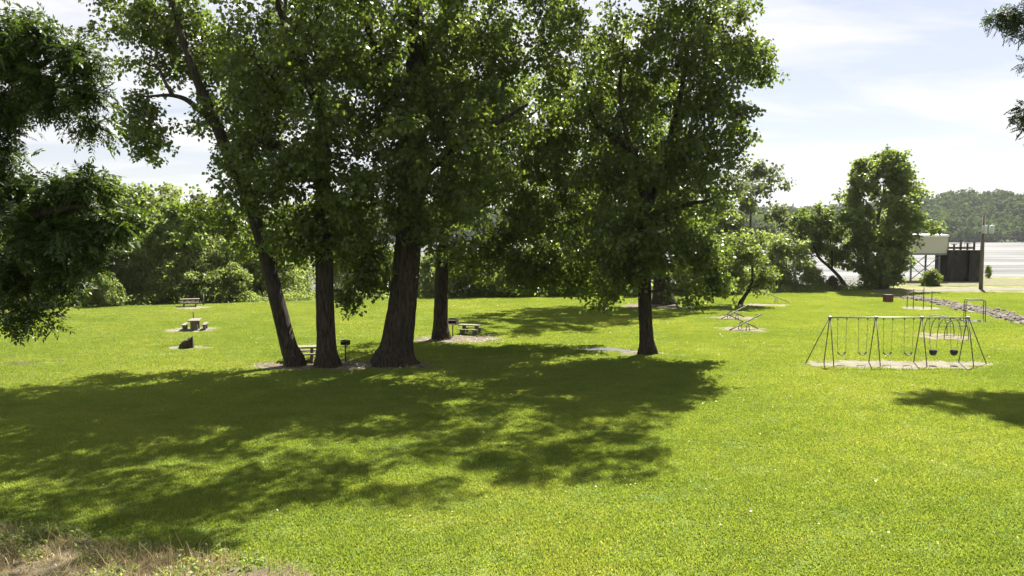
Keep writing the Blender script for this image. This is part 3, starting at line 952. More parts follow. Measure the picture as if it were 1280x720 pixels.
GB = 'trees along the left river bank'
plant('broad', 10, 82, 11.0, 'bank tree at the left edge behind the near dark tree', group=GB)
plant('broad2', 62, 85, 12.7, 'bank tree second from the left edge, behind the dark drooping branches', group=GB)
plant('broad', 118, 83, 13.9, 'tall rounded bank tree right of the dark drooping branches', group=GB)
plant('broad2', 168, 88, 13.9, 'bushy bank tree left of the farthest picnic table', group=GB)
plant('open', 214, 93, 15.5, 'thin open bank tree poking highest above the left row', group=GB)
plant('broad2', 226, 84, 11.0, 'dense bank tree right behind the farthest picnic table', group=GB)
plant('broad', 268, 87, 12.1, 'rounded bank tree left of the leaning trunk', group=GB)
plant('open', 288, 96, 13.5, 'sparse pale bank tree just left of the leaning trunk', group=GB)
plant('broad2', 312, 90, 9.6, 'bank tree seen behind the leaning trunk', group=GB)
plant('willow', 345, 88, 7.6, 'pale willow clump between the leaning and the straight trunk', 'shrub', 'willow_shrub', 'willow clumps on the bank')
plant('willow2', 292, 81.5, 3.6, 'low pale shrub at the lawn edge left of the leaning trunk', 'shrub', 'bank_shrub', 'low shrubs on the bank')
plant('shrub', 205, 79, 2.6, 'low shrub at the lawn edge left of the farthest picnic table', 'shrub', 'bank_shrub', 'low shrubs on the bank')
plant('broad2', 150, 81, 8.0, 'lower bushy tree filling the left bank by the dark branches', group=GB)
plant('broad', 250, 85, 7.0, 'lower rounded tree beside the farthest picnic table', group=GB, rot=2.0)
plant('willow', 322, 85, 5.4, 'willow clump right behind the leaning trunk', 'shrub', 'willow_shrub', 'willow clumps on the bank')
plant('willow', 366, 94, 7.2, 'willow clump left of the bright river gap by the straight trunk', 'shrub', 'willow_shrub', 'willow clumps on the bank', wide=.7)
plant('willow', 178, 81, 5.6, 'pale willow clump between the bushy bank trees on the left', 'shrub', 'willow_shrub', 'willow clumps on the bank', rot=.5)
plant('willow', 212, 82.5, 6.4, 'tall pale willow clump behind the farthest picnic table', 'shrub', 'willow_shrub', 'willow clumps on the bank', rot=2.5)
plant('willow2', 240, 81.5, 4.6, 'leafy willow clump just right of the farthest picnic table', 'shrub', 'willow_shrub', 'willow clumps on the bank', rot=4)
plant('willow', 275, 83.5, 6.2, 'tall pale willow clump left of the leaning trunk', 'shrub', 'willow_shrub', 'willow clumps on the bank', rot=1)
plant('willow2', 92, 78, 4.4, 'shrub clump under the left bank trees', 'shrub', 'bank_shrub', 'low shrubs on the bank')
plant('willow2', 128, 75.5, 2.9, 'pale leafy shrub at the lawn edge under the dark drooping branches', 'shrub', 'bank_shrub', 'low shrubs on the bank')
plant('shrub', 60, 74, 2.6, 'shrub at the lawn edge near the left side', 'shrub', 'bank_shrub', 'low shrubs on the bank')
plant('shrub', 262, 81, 3.0, 'dark shrub right of the farthest picnic table', 'shrub', 'bank_shrub', 'low shrubs on the bank')
plant('willow', 425, 90, 6.0, 'willow clump seen right of the straight trunk', 'shrub', 'willow_shrub', 'willow clumps on the bank')
plant('willow2', 472, 89, 5.6, 'willow clump left of the thickest trunk', 'shrub', 'willow_shrub', 'willow clumps on the bank')
for i, (px, d, h, k, lab) in enumerate([
    (545, 91, 4.2, 'willow', 'willow clump behind the slim trunk'),
    (580, 90, 4.4, 'willow2', 'willow clump behind the picnic table by the slim trunk'),
    (615, 92, 5.0, 'willow', 'pale willow clump right of the picnic table by the slim trunk'),
    (648, 90, 3.6, 'willow2', 'willow clump in the open bank left of the middle gap'),
    (680, 93, 5.2, 'willow', 'tall pale willow clump in the middle gap'),
    (712, 91, 3.8, 'willow2', 'willow clump behind the hanging foliage tip'),
    (748, 92, 4.6, 'willow', 'willow clump left of the far stout trunk'),
    (786, 92, 4.2, 'willow2', 'willow clump directly left behind the right trunk'),
    (862, 93, 4.4, 'willow', 'willow clump right of the far stout trunk'),
    (898, 94, 4.6, 'willow2', 'willow clump behind the leaning sapling')]):
    plant(k, px, d - 1.5, h * 1.22, lab, 'shrub', 'willow_shrub', 'willow clumps on the bank', wide=1.25)
plant('grey', 938, 112, 20.0, 'tall grey-green tree peeping out right of the broad tree')
plant('broad', 905, 106, 12.0, 'bank tree half hidden behind the broad tree on the right')
plant('willow', 980, 97.5, 6.8, 'rounded pale bank bush left of the bent river tree', 'bush', 'bank_bush', wide=1.15)
plant('willow2', 946, 97, 5.0, 'bank bush behind the lone seesaw', 'bush', 'bank_bush', wide=1.1)
plant('willow', 1018, 99, 2.8, 'low pale bush left of the bent trunk foot', 'shrub', 'bank_shrub')
plant('riverside', 1100, 99, 17.0, 'tall dense tree standing alone left of the stilted shed', 'tree', 'riverside_tree', wide=1.14)
rust = plant('willow2', 1042, 97.0, 1.6, 'small rust-tinged bush at the bent trunk foot', 'shrub', 'bank_shrub')
for ch in rust.children:
    if ch.name.startswith('crown'):
        ch.data = ch.data.copy(); ch.data.materials[0] = MT['leafr']
plant('shrub', 1166, 104, 2.0, 'round green bush in front of the stilted shed', 'bush', 'garden_bush', rot=1.0, wide=.95)
plant('willow', 1236, 122, 1.9, 'small bush behind the utility pole', 'bush', 'bank_bush', wide=.6)

# bent riverside tree
bT = P(1056, 357, 100); bT[2] = 0
big_tree('bent slender river tree leaning left of the tall lone tree', bT, [
    trunk_path(bT, [TP(1048, 345, 100, .22), TP(1036, 333, 100, .2), TP(1024, 322, 100, .17), TP(1016, 305, 100, .13), TP(1012, 285, 100, .08), TP(1015, 262, 100, .04)], .26),
    [TP(1040, 338, 100, .14), TP(1040, 315, 100, .11), TP(1036, 290, 100, .06)],
], [(1015, 275, 100, 2.8, 2.6, 2.2, 26), (1035, 300, 100.5, 2.2, 2.2, 2.2, 18), (1000, 300, 99.5, 1.6, 1.6, 1.6, 8), (1050, 320, 101, 1.6, 1.6, 1.8, 9)],
    name='riverside_tree', lm=MT['leafb'], bm_=MT['bark'], seed=51, leaf=.32, per=22, twigs=7, big_sides=10, spread=.8)


# undergrowth: one leafy mass along the lawn edge
def undergrowth():
    r = np.random.default_rng(77)
    C = []
    for i in range(900):
        x = r.uniform(-62, 47)
        y = edge(x) + 1.0 + abs(r.normal(0, 3.0)) + 0.2
        h = (0.5 + 0.9 * vnoise(x, y, 5, 8)) * (0.6 if x > 20 else 1)
        n = 46
        c = np.stack([x + r.normal(0, .6, n), y + r.normal(0, .5, n), terrain(x, y) + abs(r.normal(0, .5, n)) * h], 1)
        C.append(c)
    C = np.concatenate(C); n = len(C)
    s = r.uniform(.16, .32, n)
    V, Fq = kites(C, s, s * .55, unit(r.normal(0, 1, (n, 3)) + [0, 0, .3]), unit(r.normal(0, 1, (n, 3)) + [0, 0, .8]))
    tag(mesh_quads('undergrowth', V, Fq, MT['leafw']), 'weedy undergrowth along the far edge of the lawn', 'undergrowth', kind='stuff')


undergrowth()


# far wooded shore: one mass
def far_wood():
    r = np.random.default_rng(99)
    n = 3400
    x = r.uniform(-700, 1150, n); y = 846 + r.uniform(0, 1, n) ** 1.5 * 380
    sh = 850 + 40 * (vnoise(x, x * 0, 300, 3) - 0.5)
    y = np.maximum(y, sh + 1)
    z = terrain(x, y)
    H = (9 + 15 * r.random(n) ** 1.3) * (.8 + .4 * vnoise(x, y, 70, 11)); W = H * r.uniform(.34, .62, n)
    k = 90
    d = r.normal(0, 1, (n, k, 3)); d /= np.linalg.norm(d, axis=2)[..., None]
    d[..., 2] = np.abs(d[..., 2]) * 1.25 - 0.35
    c = np.stack([x, y, z + H * .42], 1)[:, None, :] + d * np.stack([W, W, H * .55], 1)[:, None, :] * r.uniform(.6, 1.05, (n, k, 1))
    c = c.reshape(-1, 3); dd = d.reshape(-1, 3)
    s = np.repeat(H, k) * r.uniform(.14, .26, n * k)
    V, Fq = kites(c, s, s * .9, unit(r.normal(0, 1, (n * k, 3))), unit(dd + r.normal(0, .25, (n * k, 3)) + [0, 0, .3]), 0.2)
    tag(mesh_quads('far_wood', V, Fq, MT['leaff']), 'hazy wooded hills on the far shore of the river', 'woodland', kind='stuff')


far_wood()


# fallen leaves
def fallen():
    r = np.random.default_rng(5)
    n = 1500
    y = 18 + 62 * r.random(n) ** 0.9; x = r.uniform(-1, 1, n) * (0.62 * y)
    ctr = np.abs(x - np.interp(y, [18, 80], [-4, 0])) < 14 + r.exponential(6, n)
    x, y = x[ctr], y[ctr]
    m = 900
    bx = np.concatenate([x, bC[0] + r.normal(-1, 4, m), bD[0] + r.normal(.8, 2.2, m // 2), bF[0] + r.normal(0, 2.5, m // 3)])
    by = np.concatenate([y, bC[1] + r.normal(0, 1.2, m), bD[1] + r.normal(0, 1.5, m // 2), bF[1] + r.normal(0, 2.5, m // 3)])
    c = np.stack([bx, by, 0.05 + 0.01 * r.random(len(bx))], 1)
    n = len(c); s = r.uniform(.025, .05, n) * (1 + by / 45)
    V, Fq = kites(c, s, s * .8, unit(r.normal(0, 1, (n, 3)) * [1, 1, .25]), unit(r.normal(0, .3, (n, 3)) + [0, 0, 1]))
    tag(mesh_quads('fallen_leaves', V, Fq, MT['fallen']), 'pale fallen leaves scattered over the shaded lawn', 'leaves', kind='stuff')


fallen()


# dry grass and weeds in the near left corner
def dry_grass():
    r = np.random.default_rng(6)
    n = 60000
    x = r.uniform(-17, -3.5, n); y = r.uniform(13.5, 19.5, n)
    dl = np.interp(x, [-30] + [q[0] for q in dpts[1:8]], [dpts[1][1]] + [q[1] for q in dpts[1:8]])
    k = (y < dl + r.normal(0, .2, n)) & (vnoise(x, y, .8, 3) > .18); x, y = x[k], y[k]; n = len(x)
    c = np.stack([x, y, terrain(x, y)], 1)
    s = r.uniform(.06, .22, n) * (0.5 + vnoise(x, y, 1.2, 9))
    tall = r.random(n) < 0.012; s[tall] = r.uniform(.5, .95, tall.sum())
    t = unit(r.normal(0, .75, (n, 3)) + [0, 0, 1.0]); t[:, 2] = np.abs(t[:, 2])
    V, Fq = kites(c, s, np.full(n, .014), t, unit(r.normal(0, 1, (n, 3))), .12)
    tag(mesh_quads('dry_grass', V, Fq, MT['straw']), 'dry straw-coloured grass in the near left corner', 'dry grass', kind='stuff')
    n = 5000
    cx = np.repeat(r.uniform(-15, -5, 50), 100); cy = np.repeat(r.uniform(14, 19, 50), 100)
    x = cx + r.normal(0, .22, n); y = cy + r.normal(0, .22, n)
    dl = np.interp(x, [-30] + [q[0] for q in dpts[1:8]], [dpts[1][1]] + [q[1] for q in dpts[1:8]])
    k = y < dl + .3; x, y = x[k], y[k]; n = len(x)
    c = np.stack([x, y, terrain(x, y) + abs(r.normal(0, .1, n))], 1)
    s = r.uniform(.05, .13, n)
    V, Fq = kites(c, s, s * .5, unit(r.normal(0, 1, (n, 3)) + [0, 0, .5]), unit(r.normal(0, .6, (n, 3)) + [0, 0, 1]))
    tag(mesh_quads('green_weeds', V, Fq, MT['leafw']), 'small green weeds among the dry grass', 'weeds', kind='stuff')


dry_grass()


# ------------------------------------------------------------------ swing set
def swing_set():
    a, b = G(1036, 455.5), G(1207.5, 456)
    ctr = (a + b) / 2; L = np.linalg.norm(b - a); ang = math.atan2(b[1] - a[1], b[0] - a[0])
    t = thing('swing_set', 'long metal swing set with six swings on the pale sand strip', 'swing set', tuple(ctr), ang)
    H = 2.5; x = [-L / 2, -L / 6, L / 6, L / 2]
    m = MB(); m.tube([(x[0] - .08, 0, H), (x[3] + .08, 0, H)], .038, 10); m.build('top_bar', MT['pipe'], t, True)
    for i, q in enumerate(x):
        for s in (-1, 1):
            rod((q, s * .06, H - .03), (q + s * .05, s * .85, -.1), .028).build('leg', MT['pipedark'], t, True)
        c = MB(); c.box((q, 0, H), (.16, .16, .14)); c.build('joint_clamp', MT['pipe'], t, bevel=.02)
    rod((x[0] - .05, 0, H - .02), (x[0] - 1.25, .1, -.1), .028).build('leg', MT['pipedark'], t, True)
    rod((x[3] + .05, 0, H - .02), (x[3] + 1.25, .25, -.1), .028).build('leg', MT['pipedark'], t, True)
    bay = L / 3
    for i in range(6):
        cx = x[i // 2] + bay * (.27 if i % 2 == 0 else .725)
        bucket = i >= 4
        w = .21 if not bucket else .15
        zs = .52 if not bucket else .62
        sw = MB()
        if not bucket:
            pts = [(cx - w, 0, zs + .14), (cx - w * .55, 0, zs + .02), (cx, 0, zs - .03), (cx + w * .55, 0, zs + .02), (cx + w, 0, zs + .14)]
            for q0, q1 in zip(pts[:-1], pts[1:]):
                v0, v1 = np.array(q0), np.array(q1)
                dv = v1 - v0; n_ = np.array([-dv[2], 0, dv[0]]); n_ = n_ / np.linalg.norm(n_) * .012
                y_ = np.array([0, .085, 0])
                sw.add([v0 - y_ - n_, v1 - y_ - n_, v1 + y_ - n_, v0 + y_ - n_, v0 - y_ + n_, v1 - y_ + n_, v1 + y_ + n_, v0 + y_ + n_],
                       [(0, 3, 2, 1), (4, 5, 6, 7), (0, 1, 5, 4), (1, 2, 6, 5), (2, 3, 7, 6), (3, 0, 4, 7)])
            s_o = sw.build('belt_swing', MT['rubber'], t)
        else:
            n = 14; an = np.arange(n) * 2 * np.pi / n
            V = []
            for (rr, zz) in ((.10, zs - .12), (.17, zs - .04), (.2, zs + .1), (.2, zs + .17), (.17, zs + .17), (.16, zs + .06)):
                V += [(cx + rr * math.cos(q), rr * math.sin(q) * .9, zz) for q in an]
            Fc = [tuple(range(n))[::-1]]
            for lv in range(5):
                Fc += [(lv * n + k, lv * n + (k + 1) % n, (lv + 1) * n + (k + 1) % n, (lv + 1) * n + k) for k in range(n)]
            sw.add(V, Fc)
            s_o = sw.build('bucket_swing', MT['rubber'], t, True)
        for s in (-1, 1):
            z1 = zs + (.14 if not bucket else .17)
            top = .24 if not bucket else .26
            cm = MB(); cm.tube([(cx + s * top, 0, H - .05), (cx + s * w, 0, z1)], .011, 6); cm.build('chain', MT['chain'], s_o)
            hm = MB(); hm.box((cx + s * top, 0, H - .075), (.05, .05, .09)); hm.build('hanger', MT['pipedark'], s_o)


swing_set()


# ------------------------------------------------------------------ arched climber
def arch_climber():
    c = G(1182, 421)
    t = thing('arch_climber', 'low tunnel-shaped climber of curved pipes behind the swing set', 'climber', tuple(c), R(-3))
    W, H, S, n = 1.55, 1.38, 0.95, 4
    for k in range(n):
        y = (k - (n - 1) / 2) * S
        a = np.linspace(0, math.pi, 19)
        m = MB(); m.tube([(-W / 2 * math.copysign(abs(math.cos(q)) ** .75, math.cos(q)), y, H * math.sin(q) ** .8 - .05) for q in a], .026, 8)
        m.build('arch', MT['pipedark'], t, True)
    for q in (math.pi * f for f in (.2, .36, .5, .64, .8)):
        p = (-W / 2 * math.copysign(abs(math.cos(q)) ** .75, math.cos(q)), H * math.sin(q) ** .8 - .05)
        rod((p[0], -S * (n - 1) / 2, p[1]), (p[0], S * (n - 1) / 2, p[1]), .016, 6).build('rung', MT['pipedark'], t, True)
    for z in (.28, .85):
        rod((-W / 2 + .03, -S * (n - 1) / 2, z), (W / 2 - .03, -S * (n - 1) / 2, z), .016, 6).build('rung', MT['pipedark'], t, True)


arch_climber()


def chin_bars():
    c = G(1150, 385)
    t = thing('chin_up_bars', 'row of four posts with chin-up bars on a sand patch', 'chin-up bar', tuple(c), R(0))
    X = [(-.85, .7, 1.45), (-.35, .55, 1.75), (.25, -.1, 1.9), (.85, -.4, 1.6)]
    for x, y, h in X:
        rod((x, y, -.1), (x, y, h), .04).build('post', MT['pipedark'], t, True)
    for i in range(3):
        h = min(X[i][2], X[i + 1][2]) - .12
        rod((X[i][0], X[i][1], h), (X[i + 1][0], X[i + 1][1], h), .022).build('bar', MT['pipedark'], t, True)


chin_bars()


def parallel_bars():
    c = G(1217, 400)
    t = thing('parallel_bars', 'pair of bent pipe parallel bars standing over a puddle', 'parallel bars', tuple(c), R(-6))
    H = 1.62
    for oy, ox in ((-.55, -.10), (.55, .25)):
        m = MB()
        x0, x1 = -.76 + ox, .72 + ox
        pts = [(x0, oy, -.1), (x0, oy, H - .16), (x0 + .05, oy, H - .05), (x0 + .16, oy, H), (x1 - .16, oy, H), (x1 - .05, oy, H - .05), (x1, oy, H - .16), (x1, oy, -.1)]
        m.tube(pts, .034, 8); m.build('bar_frame', MT['pipedark'], t, True)


parallel_bars()


def seesaw(c, label, rot, tilts, group=None):
    t = thing('seesaw', label, 'seesaw', tuple(c), rot, group)
    n = len(tilts); fh = .55
    for s in (-1, 1):
        for q in (-1, 1):
            rod((q * .16, s * (.3 * n - .05), -.05), (q * .03, s * (.3 * n - .05), fh), .03).build('fulcrum_leg', MT['pipe'], t, True)
    rod((0, -.3 * n, fh), (0, .3 * n, fh), .035).build('fulcrum_bar', MT['pipe'], t, True)
    for i, tl in enumerate(tilts):
        y = (i - (n - 1) / 2) * .5
        a = R(tl); rt = [[math.cos(a), 0, -math.sin(a)], [0, 1, 0], [math.sin(a), 0, math.cos(a)]]
        m = MB(); m.box((0, y, fh + .05), (2.7, .16, .055), rt)
        pl = m.build('plank', MT['plank'], t, bevel=.012)
        for e in (-1, 1):
            hp = np.array(rt) @ np.array([e * .95, 0, 0]) + np.array([0, y, fh + .05])
            up = np.array(rt) @ np.array([0, 0, 1.0])
            h = MB(); sd = np.array([0, .13, 0])
            h.tube([hp - sd, hp - sd + up * .2, hp + sd + up * .2, hp + sd], .012, 6); h.build('handle', MT['pipedark'], pl)


seesaw(G(930, 412.5), 'nearer crossed pair of seesaw planks on bare sand', R(12), (24, -24), 'seesaws')
seesaw(G(916, 398.5), 'farther crossed pair of seesaw planks, just behind the nearer pair', R(20), (22, -22), 'seesaws')
seesaw(G(970, 379), 'single sloping seesaw plank right of the leaning sapling', R(-18), (-22,), 'seesaws')


# ------------------------------------------------------------------ picnic tables
def picnic_table(c, rot, label, size=1.0):
    t = thing('picnic_table', label, 'picnic table', tuple(c), rot, 'concrete picnic tables')
    t.scale = (size, size, size)
    m = MB(); m.box((0, 0, .745), (1.85, .78, .075)); m.build('tabletop', MT['conc'], t, bevel=.015)
    for s in (-1, 1):
        p = MB(); p.box((s * .55, 0, .34), (.16, .55, .73), taper=.12); p.build('pedestal', MT['conc'], t, bevel=.012)
        b = MB(); b.box((0, s * .72, .43), (1.75, .28, .07)); bo = b.build('bench', MT['conc'], t, bevel=.012)
        for e in (-1, 1):
            q = MB(); q.box((e * .55, s * .72, .18), (.14, .22, .43), taper=.1); q.build('bench_leg', MT['conc'], bo, bevel=.01)


picnic_table(G(237.5, 383), R(20), 'farthest concrete picnic table on the left, close to the bank shrubs', .93)
picnic_table(G(244, 412), R(104), 'concrete picnic table seen end-on on the left lawn', .95)
picnic_table(G(377, 450.5), R(12), 'concrete picnic table half hidden behind the leaning trunk')
picnic_table(G(588, 417.5), R(-18), 'dim concrete picnic table under the trees by the slim trunk', .84)


def grill(c, rot, label, s=1.0, post=1.05):
    t = thing('park_grill', label, 'grill', tuple(c), rot, 'park grills')
    rod((0, 0, -.05), (0, 0, post - .15), .04).build('post', MT['iron'], t, True)
    m = MB(); w, d, h = .5 * s, .42 * s, .28 * s
    z = post - .12
    m.box((0, 0, z), (w, d, .03)); m.box((-w / 2 + .012, 0, z + h / 2 + .016), (.024, d, h)); m.box((w / 2 - .012, 0, z + h / 2 + .016), (.024, d, h)); m.box((0, d / 2 - .012, z + h / 2 + .016), (w - .05, .024, h))
    m.build('firebox', MT['iron'], t)
    g = MB()
    for k in range(9): g.tube([(-w / 2 + .05 + (w - .1) * k / 8, -d / 2 + .02, z + h * .75), (-w / 2 + .05 + (w - .1) * k / 8, d / 2 - .04, z + h * .75)], .008, 5)
    g.tube([(-w / 2 + .02, -d / 2 + .02, z + h * .75), (w / 2 - .02, -d / 2 + .02, z + h * .75)], .01, 5)
    g.build('grate', MT['pipedark'], t)
    hd = MB(); hd.tube([(w / 2 + .0, -.05, z + h * .8), (w / 2 + .14, -.05, z + h * .8)], .014, 6); hd.build('handle', MT['iron'], t)


grill(G(432, 452), R(-30), 'small rusty grill on a post between the straight and the thickest trunk', .8, 1.05)
grill(G(566, 420.5), R(-15), 'rusty grill beside the slim trunk and its picnic table', 1.3, .95)
# plain post behind the end-on table
m = rod((0, 0, -.1), (0, 0, 1.15), .045); o = m.build('iron_post', MT['iron'], smooth=True)
o.location = tuple(G(236, 411.5) + np.array([0, .9, 0])); tag(o, 'thin dark post sticking up behind the end-on picnic table', 'post')
m = rod((0, 0, -.1), (0, 0, 1.1), .06); o = m.build('marker_post', MT['conc'], smooth=True)
o.location = tuple(G(254.5, 381.5)); tag(o, 'short pale post by the shrubs behind the farthest picnic table', 'post')


# stump
def stump():
    c = G(232, 435)
    n, lv = 18, 7
    V, Fc = [], []
    for k in range(lv):
        f = k / (lv - 1)
        for i in range(n):
            a = 2 * np.pi * i / n
            rr = (.46 - .13 * f) * (1 + .22 * (vnoise(math.cos(a) * 2 + 5, math.sin(a) * 2 + f, .7, 3) - .5) * 2)
            z = f * (.58 + .16 * math.cos(a - .4)) + .10 * (vnoise(i, k, 1.0, 6) - .5) * (k > 0)
            V.append((rr * math.cos(a) + .14 * f, rr * .8 * math.sin(a), z - .05))
    for k in range(lv - 1):
        for i in range(n): Fc.append((k * n + i, k * n + (i + 1) % n, (k + 1) * n + (i + 1) % n, (k + 1) * n + i))
    V.append((.14, 0, .50)); Fc += [((lv - 1) * n + i, (lv - 1) * n + (i + 1) % n, lv * n) for i in range(n)]
    m = MB(); m.add(V, Fc); o = m.build('tree_stump', MT['stump']); o.location = tuple(c)
    tag(o, 'dark jagged tree stump with a slanted top on the left lawn', 'stump')


stump()


def red_box():
    c = G(1110, 377.5)
    t = thing('fire_box', 'squat red-brown box on the lawn in front of the tall lone tree', 'box', tuple(c), R(8))
    m = MB(); m.box((0, 0, .34), (.78, .6, .72)); m.build('body', MT['redwood'], t, bevel=.02)
    m = MB(); m.box((0, 0, .73), (.84, .66, .05)); m.build('lid', MT['iron'], t, bevel=.01)


red_box()


# ------------------------------------------------------------------ shed on stilts
def shed():
    d = 113.0
    k = d / FPX
    x0, x1 = (1137 - 640) * k, (1184 - 640) * k
    zb, zt = 7 - 26.5 * k, 7 - 6.0 * k
    dep = 4.2; cx = (x0 + x1) / 2; w = x1 - x0
    t = thing('stilt_shed', 'beige metal shed raised on steel stilts with crossed braces', 'shed', (cx, d + dep / 2, 0), 0)
    m = MB(); h = zt - zb; m.box((0, 0, (zb + zt) / 2), (w, dep, h)); m.build('wall', MT['siding'], t)
    r = MB(); e = .10; rz = .08
    y0, y1 = -dep / 2 - e, dep / 2 + e; X0, X1 = -w / 2 - e, w / 2 + e
    z0 = zt + .003
    r.add([(X0, y0, z0), (X1, y0, z0), (X1, y1, z0), (X0, y1, z0), (X0, y0, z0 + .27), (X1, y0, z0 + .27), (X1, y1, z0 + .27), (X0, y1, z0 + .27), (X0, 0, z0 + rz + .32), (X1, 0, z0 + rz + .32)],
          [(0, 3, 2, 1), (0, 1, 5, 4), (2, 3, 7, 6), (4, 5, 9, 8), (6, 7, 8, 9), (1, 2, 6, 9, 5), (3, 0, 4, 8, 7)])
    r.build('roof', MT['roofmetal'], t)
    fl = MB(); fl.box((0, 0, zb - .13), (w + .1, dep + .1, .25)); fl.build('floor_beam', MT['steel'], t)
    X = (-w / 2 + .35, w / 2 - 1.0)
    for a in X:
        for b in (-dep / 2 + .25, dep / 2 - .25):
            p = MB(); p.box((a, b, (zb - .26) / 2 - .1), (.2, .2, zb - .26 + .2)); p.build('stilt', MT['steel'], t)
    for b in (-dep / 2 + .12, dep / 2 - .4):
        rod((X[0], b, .3), (X[1], b, zb - .4), .06, 6).build('brace', MT['steel'], t)
        rod((X[0], b + .1, zb - .4), (X[1], b + .1, .3), .06, 6).build('brace', MT['steel'], t)
    # ladder with landing beside the stilts
    lx = w / 2 - .35
    for s in (-.25, .25):
        p = MB(); p.box((lx + s, -.4, (zb - .26) / 2), (.07, .07, zb - .26)); p.build('ladder_rail', MT['steel'], t)
    for i in range(9):
        rod((lx - .25, -.4, .35 + i * (zb - .8) / 8), (lx + .25, -.4, .35 + i * (zb - .8) / 8), .022, 6).build('ladder_rung', MT['steel'], t)


shed()


def intake():
    d = 113.0; k = d / FPX
    xa, xb, xc, xd = [(q - 640) * k for q in (1183.5, 1204, 1211, 1225)]
    zt = 7 - 23 * k
    cx = (xa + xd) / 2
    t = thing('water_intake', 'dark stained concrete intake block with valves on top, right of the stilted shed', 'concrete block', (cx, d + 1.5, 0), 0)
    m = MB(); m.box(((xa + xb) / 2 - cx, 0, zt / 2 - .3), (xb - xa, 3.4, zt + .6)); m.build('block', MT['stained'], t, bevel=.04)
    m = MB(); m.box(((xc + xd) / 2 - cx, 0, zt / 2 - .3), (xd - xc, 3.4, zt + .6)); m.build('block', MT['stained'], t, bevel=.04)
    m = MB(); m.box(((xb + xc) / 2 - cx, .3, zt / 2 - .35), (xc - xb + .04, 3.0, zt + .5)); m.build('recess', MT['stained'], t)
    m = MB(); m.box((0, 0, zt + .04), (xd - xa + .2, 3.6, .07)); m.build('deck', MT['conc'], t)
    for i, x in enumerate(np.linspace(xa + .4, xd - .5, 5) - cx):
        h = (1.1, .75, 1.25, .9, 1.05)[i]
        v = MB(); v.tube([(x, -.8, zt + .07), (x, -.8, zt + .07 + h)], .14, 10); vo = v.build('valve_stand', MT['iron'], t, True)
        w = MB(); a = np.linspace(0, 2 * np.pi, 15)
        w.tube([(x + .34 * math.cos(q), -.8 + .34 * math.sin(q), zt + .1 + h) for q in a], .05, 6, cap=False)
        w.tube([(x - .34, -.8, zt + .1 + h), (x + .34, -.8, zt + .1 + h)], .03, 5); w.build('handwheel', MT['iron'], vo)
    pm = MB(); pm.tube([(xa - cx + .1, -.2, zt + .35), (xd - cx - .1, -.2, zt + .35)], .16, 10); pm.build('pipe', MT['iron'], t, True)
    for x in np.linspace(xa + .1, xd - .1, 7) - cx:
        rod((x, -1.65, zt + .07), (x, -1.65, zt + 1.0), .025, 6).build('rail_post', MT['pipedark'], t)
    rod((xa - cx + .1, -1.65, zt + 1.0), (xd - cx - .1, -1.65, zt + 1.0), .028, 6).build('handrail', MT['pipedark'], t)


intake()


def utility_pole():
    c = G(1226, 361.5)
    t = thing('utility_pole', 'weathered wooden utility pole with two grey transformers', 'utility pole', tuple(c), R(0))
    H = 9.1
    m = MB(); m.tube([(0, 0, -.3), (0, 0, 2), (0, 0, 5), (0.03, 0, H)], [.24, .22, .2, .14], 12); m.build('pole', MT['pole'], t, True)
    m = MB(); m.tube([(.0, -.2, 6.5), (.0, -.34, 6.5)], [.05, .04], 8); m.build('insulator', MT['can'], t, True)
    for x in (-.1, .75):
        m = MB(); m.tube([(x, -.48, H - 2.3), (x, -.48, H - 2.25), (x, -.48, H - 1.35), (x, -.48, H - 1.28)], [.22, .27, .27, .2], 14)
        tr = m.build('transformer', MT['can'], t, True)
        b = MB(); b.tube([(x, -.48, H - 1.28), (x, -.48, H - 1.05)], [.05, .03], 8); b.build('bushing', MT['can'], tr, True)
    w = MB(); n = 24
    a = np.array([c[0], c[1] - .34, 6.5]); b = np.array([c[0] + 45, c[1] + 4, 6.9])
    tt = np.linspace(0, 1, n)
    p = a + (b - a) * tt[:, None]; p[:, 2] -= 0.5 * 4 * tt * (1 - tt)
    w.tube(p, .018, 5); o = w.build('power_wire', MT['rubber'])
    tag(o, 'thin sagging wire running right from the utility pole', 'wire')


utility_pole()

# ------------------------------------------------------------------ haze
hz = MB(); hz.box((100, 700, 45), (5000, 1900, 108))
M = Mat('haze'); M.t.nodes.remove(M.b)
pv = M.n('ShaderNodeVolumePrincipled'); pv.inputs['Density'].default_value = 0.000045
pv.inputs['Color'].default_value = (0.86, 0.91, 0.97, 1); pv.inputs['Anisotropy'].default_value = 0.2
M.l(pv.outputs[0], M.out.inputs['Volume'])
o = hz.build('haze', M.m); tag(o, 'thin summer haze over the river', 'haze', kind='stuff')

# ------------------------------------------------------------------ light and sky
AZ, EL = math.atan2(0.45, 0.89), R(52)
sun_d = bpy.data.lights.new('sun', 'SUN'); sun_d.energy = 5.0; sun_d.angle = R(0.53); sun_d.color = (1, .955, .87)
sun = bpy.data.objects.new('sun', sun_d); COL.objects.link(sun)
to_sun = Vector((math.sin(AZ) * math.cos(EL), math.cos(AZ) * math.cos(EL), math.sin(EL)))
sun.rotation_euler = to_sun.to_track_quat('Z', 'Y').to_euler()
sun.location = (0, 0, 60)

world = bpy.data.worlds.new('World'); scene.world = world; world.use_nodes = True; world.cycles.sampling_method = 'NONE'
W = world.node_tree; WN, WL = W.nodes, W.links
bg = WN['Background']
sky = WN.new('ShaderNodeTexSky'); sky.sky_type = 'NISHITA'; sky.sun_disc = False
sky.sun_elevation = EL; sky.sun_rotation = AZ; sky.dust_density = 0.6; sky.air_density = 1.0
tc = WN.new('ShaderNodeTexCoord')
sx = WN.new('ShaderNodeSeparateXYZ'); WL.new(tc.outputs['Generated'], sx.inputs[0])


